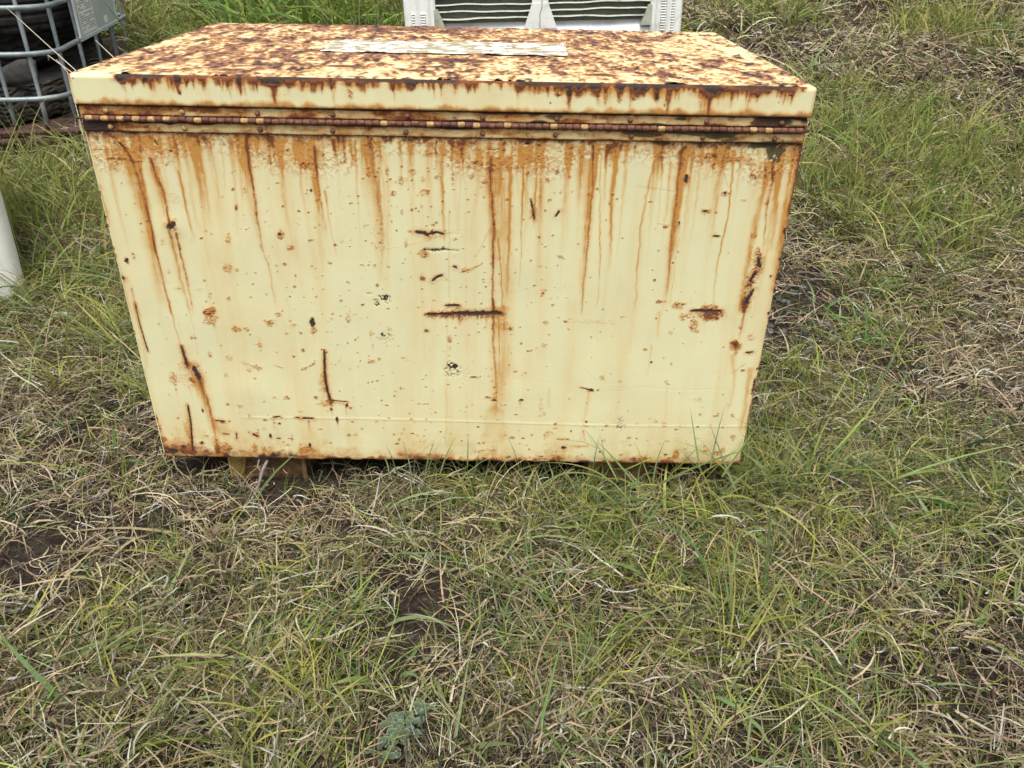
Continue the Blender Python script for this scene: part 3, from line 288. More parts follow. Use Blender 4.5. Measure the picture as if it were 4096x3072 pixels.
SPOTS = [(0.1124,0.4998,0.0056,0.005,1,'d'),(0.1172,0.504,0.0044,0.0037,1,'d'),(0.1148,0.5019,0.0139,0.0166,0.6,'k'),(0.3626,0.6116,0.0105,0.0086,0.85,'k'),(0.3036,0.4866,0.0076,0.008,0.95,'k'),(0.3027,0.4876,0.0032,0.0029,0.8,'d'),(0.3052,0.496,0.0032,0.0042,0.8,'k'),(0.3187,0.4632,0.0065,0.0051,0.85,'k'),(0.2101,0.477,0.0052,0.0084,0.75,'k'),(0.2332,0.5357,0.0031,0.0061,0.9,'k'),(0.2329,0.5336,0.0012,0.0028,0.8,'d'),(0.2316,0.5685,0.0043,0.0036,0.8,'k'),(0.1993,0.4228,0.0086,0.0092,0.6,'k'),(0.2162,0.4198,0.0037,0.0035,0.7,'k'),(0.1513,0.3341,0.0131,0.0116,0.8,'k'),(0.3568,0.4791,0.0052,0.003,0.7,'k'),(0.0198,0.4337,0.0033,0.0057,1,'d'),(0.0346,0.4437,0.0033,0.0069,0.8,'k'),(0.092,0.4723,0.004,0.0038,0.8,'k'),(0.1818,0.4871,0.0018,0.0025,0.9,'k'),(0.1727,0.4926,0.004,0.0033,0.4,'k'),(0.3744,0.5512,0.0035,0.0024,0.8,'k'),(0.3664,0.5674,0.0019,0.0024,0.9,'d'),(0.1927,0.3624,0.0038,0.0046,0.8,'k'),(0.159,0.3664,0.0042,0.005,0.5,'k'),(0.1015,0.3812,0.005,0.0032,0.7,'k'),(0.3573,0.5298,0.0016,0.002,0.9,'r'),(0.0604,0.4885,0.0032,0.0029,0.4,'k'),(0.0416,0.6058,0.0086,0.0106,0.45,'k'),(0.1284,0.6103,0.0057,0.0048,0.6,'k'),(0.372,0.6279,0.0027,0.0034,0.7,'k'),(0.234,0.3666,0.0042,0.0027,0.7,'k'),(0.0915,0.4143,0.0045,0.0053,0.5,'k'),(0.0281,0.6525,0.0169,0.0093,0.45,'m'),(0.1323,0.6488,0.0472,0.0167,0.3,'s'),(0.1416,0.3796,0.0073,0.0056,0.3,'k'),(0.1451,0.4722,0.0048,0.0051,0.25,'k'),(0.0841,0.6256,0.0799,0.0114,0.35,'s'),(0.1263,0.5508,0.0117,0.012,0.25,'k'),(0.0576,0.5396,0.0024,0.0028,0.5,'k'),(0.2527,0.5669,0.0027,0.0049,0.5,'k'),(0.1505,0.3263,0.0127,0.0183,0.8,'k'),(0.196,0.3001,0.0081,0.006,0.75,'k'),(0.2153,0.3009,0.0053,0.0052,0.75,'k'),(0.2619,0.3142,0.014,0.0076,0.85,'k'),(0.2363,0.2684,0.0054,0.0122,0.85,'k'),(0.279,0.3321,0.0059,0.0047,0.8,'k'),(0.306,0.3103,0.006,0.0047,0.6,'k'),(0.2995,0.3184,0.003,0.0033,0.7,'k'),(0.4095,0.3274,0.0047,0.0094,0.75,'k'),(0.3775,0.3245,0.0038,0.0028,0.7,'k'),(0.1366,0.2458,0.0048,0.0074,0.8,'k'),(0.1722,0.2378,0.0076,0.007,0.5,'k'),(0.2277,0.2151,0.0055,0.005,0.7,'k'),(0.3168,0.2564,0.0035,0.0039,1,'r'),(0.2074,0.211,0.0053,0.0045,0.5,'k'),(0.1606,0.2,0.0049,0.0051,0.6,'k'),(0.2722,0.1497,0.0063,0.0047,0.9,'k'),(0.3317,0.1507,0.0049,0.0039,0.9,'r'),(0.1542,0.1326,0.005,0.004,0.9,'k'),(0.1759,0.1276,0.005,0.0059,0.6,'k'),(0.2273,0.1405,0.0041,0.0026,0.8,'k'),(0.194,0.1052,0.0041,0.0095,0.6,'k'),(0.4474,0.234,0.0098,0.005,0.85,'k'),(0.2158,0.1934,0.0035,0.0031,0.6,'k'),(0.053,0.3082,0.0026,0.0038,0.7,'k'),(0.3416,0.3157,0.0043,0.0094,1,'d'),(0.3429,0.2979,0.0064,0.0072,0.6,'k'),(0.3682,0.0975,0.0027,0.0065,0.9,'d'),(0.1006,0.1157,0.002,0.0048,0.9,'d'),(0.2284,0.0566,0.0032,0.0056,0.8,'d'),(0.2508,0.0873,0.0032,0.0027,0.8,'d'),(0.3068,0.0356,0.0028,0.0057,1,'d'),(0.1987,0.0588,0.0078,0.0056,0.7,'k'),(0.0857,0.0379,0.0037,0.0034,0.9,'d'),(0.1116,0.2806,0.0064,0.0039,0.9,'k'),(0.3907,0.1328,0.0027,0.0043,0.9,'d'),(0.0869,0.2,0.0309,0.0305,0.35,'k'),(0.0563,0.1893,0.0089,0.0154,0.6,'k'),(0.091,0.1861,0.0058,0.0051,0.8,'r'),(0.4496,0.295,0.003,0.0084,0.6,'k'),(0.348,0.1791,0.0078,0.0232,0.5,'k'),(0.3609,0.1402,0.027,0.0079,0.5,'k'),(0.0072,0.0443,0.0069,0.0112,0.7,'r'),(0.1151,0.0266,0.007,0.017,0.8,'r'),(0.1318,0.0297,0.014,0.0142,0.7,'k'),(0.2962,0.0241,0.021,0.0085,0.6,'k'),(0.2716,0.0518,0.0023,0.0084,0.6,'k'),(0.2616,0.0362,0.0047,0.0034,0.7,'k'),(0.1916,0.0251,0.0051,0.0142,0.7,'k'),(0.0587,0.0729,0.0046,0.0165,0.5,'s'),(0.1313,0.0824,0.0206,0.0192,0.5,'s'),(0.0969,0.0557,0.0042,0.0039,0.6,'k'),(0.3466,0.132,0.0041,0.0027,0.7,'r'),(0.3593,0.1229,0.0032,0.0037,0.8,'r'),(0.2172,0.0757,0.0041,0.0039,0.6,'k'),(0.1861,0.0669,0.0032,0.0039,0.7,'k'),(0.2102,0.0254,0.0047,0.0085,0.7,'k'),(0.373,0.0226,0.014,0.0114,0.55,'s'),(0.0035,0.0938,0.0027,0.0109,0.9,'r'),(0.0059,0.072,0.0023,0.011,0.8,'r'),(0.5542,0.4572,0.0126,0.009,0.95,'k'),(0.5524,0.4092,0.0066,0.006,0.95,'r'),(0.4787,0.3686,0.0105,0.005,0.95,'b'),(0.4673,0.3536,0.0055,0.0032,0.9,'b'),(0.4521,0.3761,0.0063,0.0027,0.4,'b'),(0.4827,0.3653,0.0126,0.0091,0.5,'b'),(0.4532,0.3625,0.0105,0.0046,0.3,'m'),(0.4672,0.5981,0.0039,0.0054,0.9,'k'),(0.5077,0.5655,0.0059,0.005,0.9,'k'),(0.5614,0.5685,0.0082,0.0069,0.7,'k'),(0.5603,0.591,0.0035,0.0043,0.8,'k'),(0.5836,0.5943,0.0039,0.0043,0.8,'k'),(0.541,0.5897,0.0023,0.0023,0.9,'r'),(0.6106,0.5919,0.0029,0.0035,0.9,'k'),(0.6657,0.588,0.0066,0.0035,0.85,'k'),(0.6599,0.5791,0.0027,0.0028,0.8,'k'),(0.5235,0.5874,0.0097,0.0082,0.55,'k'),(0.5416,0.6042,0.0073,0.0062,0.65,'k'),(0.4992,0.6025,0.0035,0.0066,0.6,'k'),(0.4341,0.6042,0.0029,0.0039,0.7,'k'),(0.4461,0.6226,0.0027,0.0034,0.7,'k'),(0.5216,0.5317,0.003,0.0045,0.95,'k'),(0.5386,0.5371,0.0024,0.0024,0.9,'r'),(0.545,0.5396,0.002,0.002,0.9,'r'),(0.7732,0.5919,0.0043,0.0051,0.8,'k'),(0.788,0.6057,0.0039,0.0039,0.8,'k'),(0.7399,0.6049,0.0035,0.0042,0.8,'k'),(0.7775,0.5584,0.0039,0.0036,0.7,'k'),(0.7606,0.5641,0.0035,0.0028,0.6,'k'),(0.7039,0.5587,0.0043,0.002,0.9,'k'),(0.5748,0.5101,0.0028,0.0029,0.8,'r'),(0.5803,0.5143,0.0024,0.0025,0.8,'r'),(0.4535,0.5059,0.0028,0.0054,0.6,'k'),(0.5019,0.515,0.0024,0.0029,0.7,'k'),(0.3985,0.4704,0.0028,0.0025,0.9,'r'),(0.3851,0.4359,0.0037,0.0039,0.9,'k'),(0.4664,0.4319,0.0033,0.0039,0.9,'k'),(0.4689,0.3933,0.0033,0.0036,0.9,'r'),(0.3998,0.3615,0.0029,0.0032,0.9,'r'),(0.5141,0.4063,0.0025,0.0027,0.7,'r'),(0.6638,0.4034,0.0025,0.0022,0.7,'r'),(0.7742,0.3875,0.0054,0.0063,0.6,'k'),(0.7495,0.4456,0.0033,0.003,0.8,'k'),(0.7672,0.435,0.0037,0.0035,0.6,'k'),(0.7612,0.4906,0.0028,0.0021,0.9,'r'),(0.6364,0.5569,0.0029,0.0028,0.7,'k'),(0.443,0.4336,0.0029,0.0031,0.6,'k'),(0.6125,0.4848,0.0044,0.0032,0.6,'k'),(0.7973,0.5737,0.0031,0.0036,0.7,'k'),(0.8168,0.574,0.0023,0.0028,0.7,'k'),(0.632,0.4261,0.0103,0.0044,0.6,'k'),(0.5258,0.4758,0.004,0.0074,0.6,'k'),(0.4113,0.478,0.0036,0.0038,0.5,'k'),(0.7517,0.5358,0.0069,0.0142,0.35,'k'),(0.8105,0.5994,0.0027,0.0031,0.7,'k'),(0.6435,0.5973,0.0058,0.0058,0.5,'k'),(0.5921,0.4696,0.0028,0.0021,0.8,'r'),(0.6533,0.6206,0.0115,0.0057,0.5,'k'),(0.5753,0.6343,0.0152,0.0057,0.6,'k'),(0.7583,0.6282,0.0229,0.0076,0.4,'k'),(0.7366,0.6531,0.0034,0.0019,1,'b'),(0.7565,0.6516,0.0038,0.0022,1,'m'),(0.7252,0.6557,0.0019,0.0011,1,'b'),(1.0105,0.5981,0.0031,0.0066,0.9,'d'),(1.0105,0.5981,0.0074,0.0097,0.5,'k'),(1.08,0.5747,0.007,0.0055,0.8,'k'),(1.0809,0.5754,0.0023,0.0018,0.9,'d'),(1.052,0.5442,0.0091,0.0069,0.6,'k'),(1.0519,0.5424,0.0051,0.0018,0.9,'d'),(1.0084,0.5209,0.0016,0.0029,1,'d'),(1.0777,0.4972,0.0068,0.0019,0.9,'d'),(1.0783,0.5004,0.0088,0.0054,0.4,'k'),(1.1142,0.5634,0.0059,0.004,0.6,'k'),(1.1239,0.604,0.0054,0.0046,0.6,'k'),(1.1446,0.5005,0.0064,0.0058,0.7,'k'),(1.1562,0.5591,0.0031,0.0036,0.7,'k'),(0.8832,0.5543,0.0031,0.0032,0.7,'k'),(0.8468,0.5696,0.0027,0.0032,0.9,'k'),(0.8953,0.5625,0.002,0.002,0.8,'r'),(0.8591,0.4158,0.0025,0.0027,0.7,'k'),(0.9763,0.4123,0.0025,0.0027,0.9,'r'),(1.013,0.4675,0.0028,0.0026,0.7,'k'),(1.0516,0.622,0.0042,0.0057,0.5,'k'),(0.9555,0.5586,0.0024,0.0016,0.9,'r'),(1.1556,0.4722,0.0051,0.0085,0.7,'k'),(1.0702,0.5415,0.002,0.002,0.8,'r'),(1.1976,0.5077,0.002,0.0058,1,'d'),(1.1983,0.4557,0.0016,0.003,1,'d'),(1.197,0.5108,0.006,0.0083,0.6,'k'),(1.1534,0.6494,0.0143,0.0064,0.9,'m'),(1.1467,0.6417,0.005,0.0094,0.9,'m'),(1.1626,0.6429,0.0042,0.0113,0.9,'m'),(1.1569,0.6324,0.005,0.0068,0.95,'m'),(1.146,0.6217,0.0015,0.0038,0.8,'m'),(0.9835,0.6529,0.0038,0.0034,0.95,'m'),(1.001,0.6523,0.0042,0.003,0.95,'m'),(1.188,0.4228,0.0021,0.0031,0.7,'d'),(1.0423,0.6399,0.0171,0.0047,0.7,'k'),(1.0851,0.6349,0.0153,0.0047,0.6,'k'),(1.0414,0.6332,0.0096,0.0057,0.4,'k'),(0.9925,0.3698,0.0105,0.0027,0.7,'k'),(1.0251,0.3612,0.0126,0.0078,0.7,'k'),(1.0885,0.36,0.0168,0.0078,0.85,'k'),(1.1149,0.6288,0.0115,0.0076,0.4,'k'),(0.8846,0.6549,0.0095,0.0056,0.5,'k'),(0.5563,0.3017,0.0047,0.0038,0.95,'r'),(0.5987,0.2857,0.0047,0.0084,0.85,'k'),(0.5994,0.2663,0.003,0.0049,0.8,'k'),(0.7146,0.3081,0.0045,0.005,1,'r'),(0.7801,0.2744,0.0039,0.0063,0.7,'k'),(0.7814,0.3235,0.0064,0.0047,0.6,'k'),(0.5084,0.243,0.0044,0.0025,0.7,'k'),(0.7356,0.2772,0.0022,0.0029,0.9,'r'),(0.7261,0.2159,0.0031,0.002,0.9,'r'),(0.6449,0.201,0.0066,0.0018,1,'d'),(0.4552,0.1907,0.0027,0.0021,1,'r'),(0.5005,0.1746,0.0022,0.0041,0.8,'k'),(0.67,0.1567,0.004,0.0026,0.9,'r'),(0.6812,0.1564,0.0101,0.0026,0.6,'k'),(0.6846,0.1491,0.0045,0.0016,1,'d'),(0.7391,0.1501,0.0036,0.0024,1,'d'),(0.8755,0.1768,0.008,0.0036,0.8,'k'),(0.8766,0.1768,0.0027,0.0021,1,'d'),(0.89,0.1765,0.0027,0.0021,1,'d'),(0.7971,0.0722,0.0074,0.0089,0.45,'k'),(0.8277,0.0602,0.0139,0.0039,0.8,'k'),(0.8636,0.0426,0.0163,0.0028,0.6,'k'),(0.4847,0.041,0.0051,0.0011,1,'d'),(0.5179,0.0673,0.0032,0.0014,0.9,'d'),(0.6563,0.0451,0.0065,0.0034,0.7,'k'),(0.8288,0.0378,0.0047,0.0034,0.8,'d'),(0.9053,0.0297,0.0033,0.0023,0.9,'d'),(0.8714,0.1015,0.0021,0.0022,0.9,'d'),(0.8958,0.2042,0.0058,0.0066,0.6,'k'),(0.5861,0.2538,0.0026,0.003,0.5,'b'),(0.4766,0.2931,0.0069,0.0048,1,'b'),(0.4805,0.286,0.0161,0.0133,0.35,'b'),(0.46,0.2687,0.013,0.0195,0.3,'m'),(0.5986,0.228,0.0057,0.0085,1,'b'),(0.6073,0.2244,0.0053,0.0055,1,'b'),(0.6016,0.2167,0.0176,0.0151,0.5,'b'),(0.6234,0.2019,0.0155,0.0153,0.2,'b'),(0.6773,0.0266,0.0164,0.0034,0.4,'b'),(0.7161,0.0115,0.0066,0.0034,0.7,'b'),(0.6492,0.0218,0.0117,0.0029,0.3,'b'),(0.8224,0.0263,0.014,0.0014,0.4,'b'),(0.7737,0.1475,0.009,0.0317,0.25,'m'),(0.7935,0.1584,0.0036,0.0262,0.5,'s'),(0.6863,0.0785,0.0276,0.0551,0.4,'s'),(0.7292,0.1174,0.0027,0.0016,0.9,'r'),(0.8738,0.3263,0.0425,0.0047,0.25,'k'),(0.4859,0.3052,0.0047,0.0048,0.6,'k'),(0.6995,0.3137,0.0128,0.0095,0.4,'k'),(0.4641,0.3608,0.0084,0.0046,0.6,'b'),(0.749,0.2616,0.0022,0.002,0.8,'r'),(0.938,0.0994,0.0069,0.0164,0.3,'b'),(0.4608,0.1459,0.0022,0.0021,0.9,'r'),(0.4861,0.1561,0.0022,0.0021,0.9,'r'),(0.4713,0.1342,0.0027,0.0016,0.9,'r'),(0.4729,0.1048,0.0036,0.0022,0.7,'r'),(0.7166,0.2561,0.0022,0.002,0.9,'r'),(0.7326,0.3131,0.003,0.0033,0.7,'k'),(0.786,0.1211,0.0055,0.0054,0.4,'k'),(1.0933,0.3431,0.0237,0.0116,0.95,'k'),(1.0914,0.3419,0.0191,0.0079,0.7,'r'),(1.0838,0.3506,0.0085,0.0023,0.7,'d'),(1.0377,0.3386,0.0064,0.0084,0.9,'k'),(1.0609,0.3237,0.009,0.013,0.95,'k'),(1.0677,0.3096,0.0056,0.0043,0.8,'k'),(1.049,0.3411,0.0064,0.0056,0.6,'k'),(1.0274,0.3616,0.0101,0.0078,0.6,'k'),(0.9887,0.3678,0.0063,0.0034,0.7,'k'),(1.1462,0.2821,0.0112,0.0121,0.9,'k'),(1.1462,0.2821,0.0074,0.0083,0.7,'r'),(1.1463,0.2813,0.0022,0.0032,1,'d'),(1.1504,0.2658,0.0043,0.0064,0.8,'k'),(0.9736,0.2693,0.0039,0.0049,0.8,'k'),(1.0231,0.1988,0.0031,0.0036,0.9,'k'),(1.1768,0.2643,0.007,0.0029,0.8,'k'),(1.1643,0.1219,0.0043,0.0043,1,'k'),(1.1324,0.1213,0.0064,0.0032,0.85,'k'),(1.1001,0.1239,0.0032,0.0038,0.8,'k'),(1.0287,0.101,0.005,0.0076,0.5,'k'),(1.0556,0.0872,0.0037,0.0033,0.8,'k'),(1.0929,0.1597,0.0085,0.0053,0.5,'k'),(1.1745,0.0719,0.006,0.0072,0.8,'k'),(1.063,0.0262,0.008,0.0097,0.8,'k'),(1.1588,0.0379,0.0065,0.0079,0.7,'k'),(1.1491,0.032,0.007,0.0057,0.8,'r'),(0.9886,0.2406,0.002,0.0022,1,'d'),(1.1967,0.231,0.002,0.0023,1,'d'),(1.196,0.1967,0.0018,0.0115,0.9,'d'),(1.1953,0.1812,0.002,0.0078,0.8,'d'),(1.1493,0.3194,0.0047,0.0043,0.6,'k'),(1.198,0.3496,0.0027,0.003,1,'d'),(0.9433,0.094,0.0103,0.0164,0.35,'b'),(1.1504,0.3707,0.0063,0.0114,0.8,'k'),(1.1525,0.3707,0.0029,0.0059,0.9,'d'),(1.1,0.1413,0.0041,0.0021,0.6,'k'),(1.1539,0.145,0.0045,0.0053,0.4,'k'),(1.0192,0.3063,0.0043,0.0048,0.5,'k'),(0.9471,0.0228,0.0033,0.0029,0.7,'k'),(0.9093,0.0575,0.0051,0.0028,0.7,'k'),(1.1732,0.2983,0.0086,0.0072,0.5,'k'),(1.1988,0.0931,0.006,0.0082,0.6,'k'),(1.0417,0.0584,0.0042,0.0028,0.6,'k'),(1.1218,0.0344,0.0061,0.0057,0.7,'k'),(0.9263,0.3366,0.0064,0.0033,0.5,'k')]
DRIPS = [(0.0873,0.0159,0.0084,0.9),(0.104,0.0186,0.005,0.7),(0.1291,0.0252,0.0034,0.8),(0.1458,0.0159,0.005,0.5),(0.1737,0.0292,0.0045,1),(0.1988,0.0239,0.0022,0.5),(0.2378,0.0159,0.0028,0.5),(0.2546,0.0159,0.0039,0.6),(0.2727,0.0318,0.0025,0.9),(0.2936,0.0239,0.0062,0.7),(0.3257,0.0464,0.0036,1.1),(0.3243,0.0159,0.0168,1.1),(0.3579,0.0159,0.0056,0.6),(0.3718,0.0225,0.0039,0.6),(0.3914,0.0252,0.0073,0.75),(0.4193,0.0186,0.0025,1),(0.4221,0.0424,0.0028,0.4),(0.4501,0.0159,0.0039,0.5),(0.4668,0.0212,0.0062,0.8),(0.4892,0.0159,0.0028,0.5),(0.5172,0.0186,0.005,0.7),(0.5479,0.0186,0.0073,0.9),(0.5759,0.0186,0.0028,0.5),(0.5955,0.0133,0.0039,0.5),(0.6184,0.0239,0.0034,0.4),(0.6548,0.0133,0.0022,0.5),(0.7221,0.0186,0.0073,0.8),(0.753,0.0199,0.0062,0.8),(0.746,0.0239,0.0022,0.4),(0.7838,0.0239,0.0062,0.7),(0.8029,0.0425,0.0036,1),(0.8021,0.0199,0.005,1.1),(0.8189,0.0239,0.0056,0.9),(0.8259,0.0133,0.0034,0.8),(0.8442,0.0226,0.0073,0.9),(0.8625,0.0372,0.0025,0.6),(0.8596,0.016,0.0034,0.8),(0.8835,0.0266,0.0056,0.9),(0.913,0.0239,0.0084,1.05),(0.9215,0.0213,0.0039,1),(0.9426,0.0266,0.0039,1.05),(0.9631,0.0506,0.0037,0.8),(0.9749,0.0106,0.0056,0.7),(1.003,0.0106,0.0039,0.6),(1.0312,0.0213,0.0146,1.1),(1.0303,0.0506,0.0034,1),(1.0171,0.0426,0.0025,0.5),(1.0706,0.0107,0.0056,0.6),(1.0931,0.0479,0.0025,0.4),(1.1044,0.0186,0.0112,0.75),(1.1439,0.0067,0.0084,0.6),(1.1777,0.008,0.0045,0.5)]
LSPOTS = [(0.1224,0.7448,0.0039,0.0037,1,'d'),(0.1748,0.7271,0.0028,0.0043,1,'r'),(0.2721,0.7435,0.0022,0.0048,1,'d'),(0.4481,0.7293,0.0051,0.0076,0.9,'k'),(0.3435,0.7261,0.0028,0.0014,0.8,'k'),(0.1832,0.7419,0.0022,0.0021,0.7,'k'),(0.0083,0.7454,0.0014,0.0011,1,'d'),(0.8028,0.7389,0.0034,0.007,1,'d'),(0.7847,0.7339,0.0051,0.0027,0.9,'k'),(0.9448,0.7328,0.0028,0.0059,1,'d'),(0.9066,0.7321,0.0034,0.0038,1,'k'),(0.8857,0.7276,0.0045,0.0038,0.8,'k'),(0.9277,0.7473,0.0034,0.0032,0.8,'k'),(0.9577,0.7194,0.0028,0.0038,0.7,'b'),(1.1421,0.7287,0.0011,0.0011,1,'d'),(1.1596,0.7398,0.0008,0.0008,1,'d'),(1.0338,0.7451,0.0085,0.0064,1,'d'),(0.9199,0.7551,0.0168,0.0032,1,'d'),(0.8498,0.7338,0.0028,0.0027,0.8,'k'),(0.8184,0.7386,0.0085,0.0081,0.6,'k'),(1.1024,0.741,0.0085,0.0032,0.6,'k'),(0.7725,0.7215,0.0014,0.0014,0.9,'d')]
def perim(x0, x1, y0, y1, r, fine, coarse, arcn=5):
    """rounded rectangle, counter-clockwise from the front-left; returns points, outward normals, side id"""
    P, N, S = [], [], []
    def line(a, b, n, step, sid):
        k = max(2, int(round(math.dist(a,b)/step)))
        for i in range(k): t = i/k; P.append((a[0]+(b[0]-a[0])*t, a[1]+(b[1]-a[1])*t)); N.append(n); S.append(sid)
    def arc(c, a0, sid):
        for i in range(arcn):
            a = a0+math.pi/2*i/arcn; n = (math.cos(a), math.sin(a)); P.append((c[0]+r*n[0], c[1]+r*n[1])); N.append(n); S.append(sid)
    line((x0+r,y0),(x1-r,y0),(0,-1),fine,0); arc((x1-r,y0+r),-math.pi/2,0)
    line((x1,y0+r),(x1,y1-r),(1,0),coarse,1); arc((x1-r,y1-r),0,1)
    line((x1-r,y1),(x0+r,y1),(0,1),coarse,2); arc((x0+r,y1-r),math.pi/2,2)
    line((x0,y1-r),(x0,y0+r),(-1,0),coarse,3); arc((x0+r,y0+r),math.pi,3)
    return np.array(P), np.array(N), np.array(S)
def wrap_patch(pn, zs, ins):
    P, N, S = pn; Q = P[None]-N[None]*np.array(ins)[:,None,None]
    return np.concatenate([Q, np.broadcast_to(np.array(zs)[:,None,None], Q.shape[:2]+(1,))], -1)
def zero(shape): return {k: np.zeros(shape) for k in WK}
def win(X, Z, x0, x1, z0, z1):
    """rows/cols of a regular grid inside a box"""
    c = np.where((X[0] >= x0) & (X[0] <= x1))[0]; r = np.where((Z[:,0] >= z0) & (Z[:,0] <= z1))[0]
    if len(c) == 0 or len(r) == 0: return None
    return slice(r[0], r[-1]+1), slice(c[0], c[-1]+1)
def do_streak(A, X, Z, pts, w0, w1, i0, i1, ch):
    pts = sorted(pts, key=lambda p: -p[1]); zt, zb = pts[0][1], pts[-1][1]
    if zt-zb < .002: return
    wm = max(w0,w1); xs = [p[0] for p in pts]; w = win(X, Z, min(xs)-wm*8.5, max(xs)+wm*8.5, zb-.012, zt+.006)
    if w is None: return
    x, z = X[w], Z[w]; t = np.clip((zt-z)/(zt-zb), 0, 1)
    xc = np.interp(-z, [-p[1] for p in pts], xs) + (vn(z*90, z*0+pts[0][0]*900, 3)-.5)*.0022
    wd = (w0+(w1-w0)*t)*.85*(.75+.5*vn(z*120, z*0+pts[0][0]*777, 4)); I = i0+(i1-i0)*t
    lf_ = min(1.0, (zt-zb)/.06); I = I*ss(zt+.004*lf_, zt-.003*lf_, z)*ss(zb-.010*lf_, zb+.012*lf_, z)
    g = np.exp(-((x-xc)/wd)**2)*I
    tex = .55+.9*vn(x*700, z*45, 8)*.6+.25*vn(x*260, z*12, 9)
    if ch == 's': A['stain'][w] += 1.6*g*tex
    elif ch == 'r':
        A['rust'][w] += g*.80*np.clip(tex,0,1.2); A['stain'][w] += g*.5 + .50*np.exp(-((x-xc)/(wd*3.6))**2)*I*tex
    elif ch == 'g': A['dark'][w] += g*.30*tex
def seg_dist(x, z, pts):
    d = np.full(x.shape, 9.0); T = np.zeros(x.shape); n = len(pts)-1
    for i in range(n):
        (ax,az_),(bx,bz) = pts[i], pts[i+1]; vx, vz = bx-ax, bz-az_; l = vx*vx+vz*vz+1e-12
        t = np.clip(((x-ax)*vx+(z-az_)*vz)/l, 0, 1); dd = np.hypot(x-ax-t*vx, z-az_-t*vz)
        T = np.where(dd < d, (i+t)/n, T); d = np.minimum(d, dd)
    return d, T
def do_scratch(A, X, Z, pts, w0, w1, i0, i1, ch):
    xs = [p[0] for p in pts]; zs = [p[1] for p in pts]; m = max(w0,w1)*5+.003
    w = win(X, Z, min(xs)-m, max(xs)+m, min(zs)-m, max(zs)+m)
    if w is None: return
    x, z = X[w], Z[w]; d, T = seg_dist(x, z, pts)
    wd = np.maximum((w0+(w1-w0)*T)*(.75+.9*vn(x*300, z*300, 12)), .0009)
    taper = np.minimum(1, np.minimum(T, 1-T)*8+.45); I = i0+(i1-i0)*T
    g = np.exp(-(d/(wd*taper))**2)*I; halo = np.exp(-(d/(wd*2.6+.0012))**2)*I
    sp = ss(.42,.62, vn(x*520, z*520, 14))
    if ch == 'd': A['dark'][w] += g*1.5; A['rust'][w] += halo*.26; A['stain'][w] += halo*.45
    elif ch == 'b': A['dark'][w] += g*(.6+.5*sp)
    elif ch == 'k': A['rust'][w] += g*(.2+.8*sp); A['stain'][w] += g*.5; A['lift'][w] += g*sp*.5
    elif ch == 'r': A['rust'][w] += g*.6; A['stain'][w] += halo*.3
    elif ch == 'g': A['dark'][w] += g*.34
def do_spot(A, X, Z, cx, cz, rx, ry, I, ch):
    R = max(rx,ry)*2.6+.003; w = win(X, Z, cx-R, cx+R, cz-R, cz+R)
    if w is None: return
    x, z = X[w], Z[w]; rx = max(rx,.0012); ry = max(ry,.0012); fr = min(260, 1.3/min(rx,ry))
    q = np.hypot((x-cx)/rx, (z-cz)/ry) + (fbm(x*fr+cx*99, z*fr+cz*55, 21, 3)-.5)*1.3
    g = ss(1.15,.7,q)*I; wide = ss(2.0,.6,q)*I; sp = ss(.36,.64, fbm(x*420, z*420, 23, 2))
    if ch == 'k': A['rust'][w] += g*(.10+.90*sp)*.55; A['stain'][w] += g*.5+wide*.15; A['lift'][w] += g*sp*.25
    elif ch == 'r': A['rust'][w] += g*.65; A['stain'][w] += wide*.4
    elif ch == 'd': A['dark'][w] += g; A['rust'][w] += wide*.42; A['stain'][w] += wide*.35
    elif ch == 'b': A['dark'][w] += g*ss(.36,.6, fbm(x*330+z*200, z*330-x*200, 29, 3))*.95; A['moss'][w] += wide*.12
    elif ch == 'm': A['moss'][w] += g*(.25+.9*ss(.35,.6,fbm(x*120+cx*50, z*45, 33, 3))); A['stain'][w] += wide*.2
    elif ch == 's': A['stain'][w] += g*.75
chest = empty('metal_chest', (W/2, D/2, -.07))
tag(chest, 'large rusty cream painted steel chest with a hinged lid standing in dry grass', 'metal chest')
# body shell
rB = .004
pb = perim(0, W, 0, D, rB, .0017, .007)
zs = np.concatenate([[.0,.0,.0,.0012,.004], np.linspace(.006, .700, 410)]); ins = np.concatenate([[.03,.012,.004,.0012,0], np.zeros(410)])
PB = wrap_patch(pb, zs, ins); sid = pb[2]; nfr = int((sid == 0).sum())
A = zero(PB.shape[:2]); Zg = PB[:,:,2]
# front columns: real features
XF = np.broadcast_to(PB[20:21,:nfr,0], (PB.shape[0], nfr)).copy(); ZF = Zg[:, :nfr].copy(); ZF[:5] = np.array([-.004,-.003,-.002,-.001,.003])[:,None]
AF = zero(XF.shape)
r2 = np.random.default_rng(11)
for s in STREAKS: do_streak(AF, XF, ZF, *s)
for i in range(120):       # faint random runs from the hinge
    x0 = r2.uniform(.01,1.19); l = r2.uniform(.03,.30)*(1.2 if x0 > .75 else .8)
    do_streak(AF, XF, ZF, [(x0,.655),(x0+r2.normal(0,.003),.655-l/2),(x0+r2.normal(0,.005)+(.6-x0)*-.004,.655-l)], r2.uniform(.002,.007), r2.uniform(.0015,.004), r2.uniform(.2,.6), .04, 's')
for i in range(26):
    x0 = r2.uniform(.01,1.19); l = r2.uniform(.015,.07)
    do_streak(AF, XF, ZF, [(x0,.655),(x0+r2.normal(0,.002),.655-l)], r2.uniform(.002,.006), .0015, r2.uniform(.5,.9), .1, 'r')
for s in SCRATCH: do_scratch(AF, XF, ZF, *s)
for s in SPOTS: do_spot(AF, XF, ZF, *s)
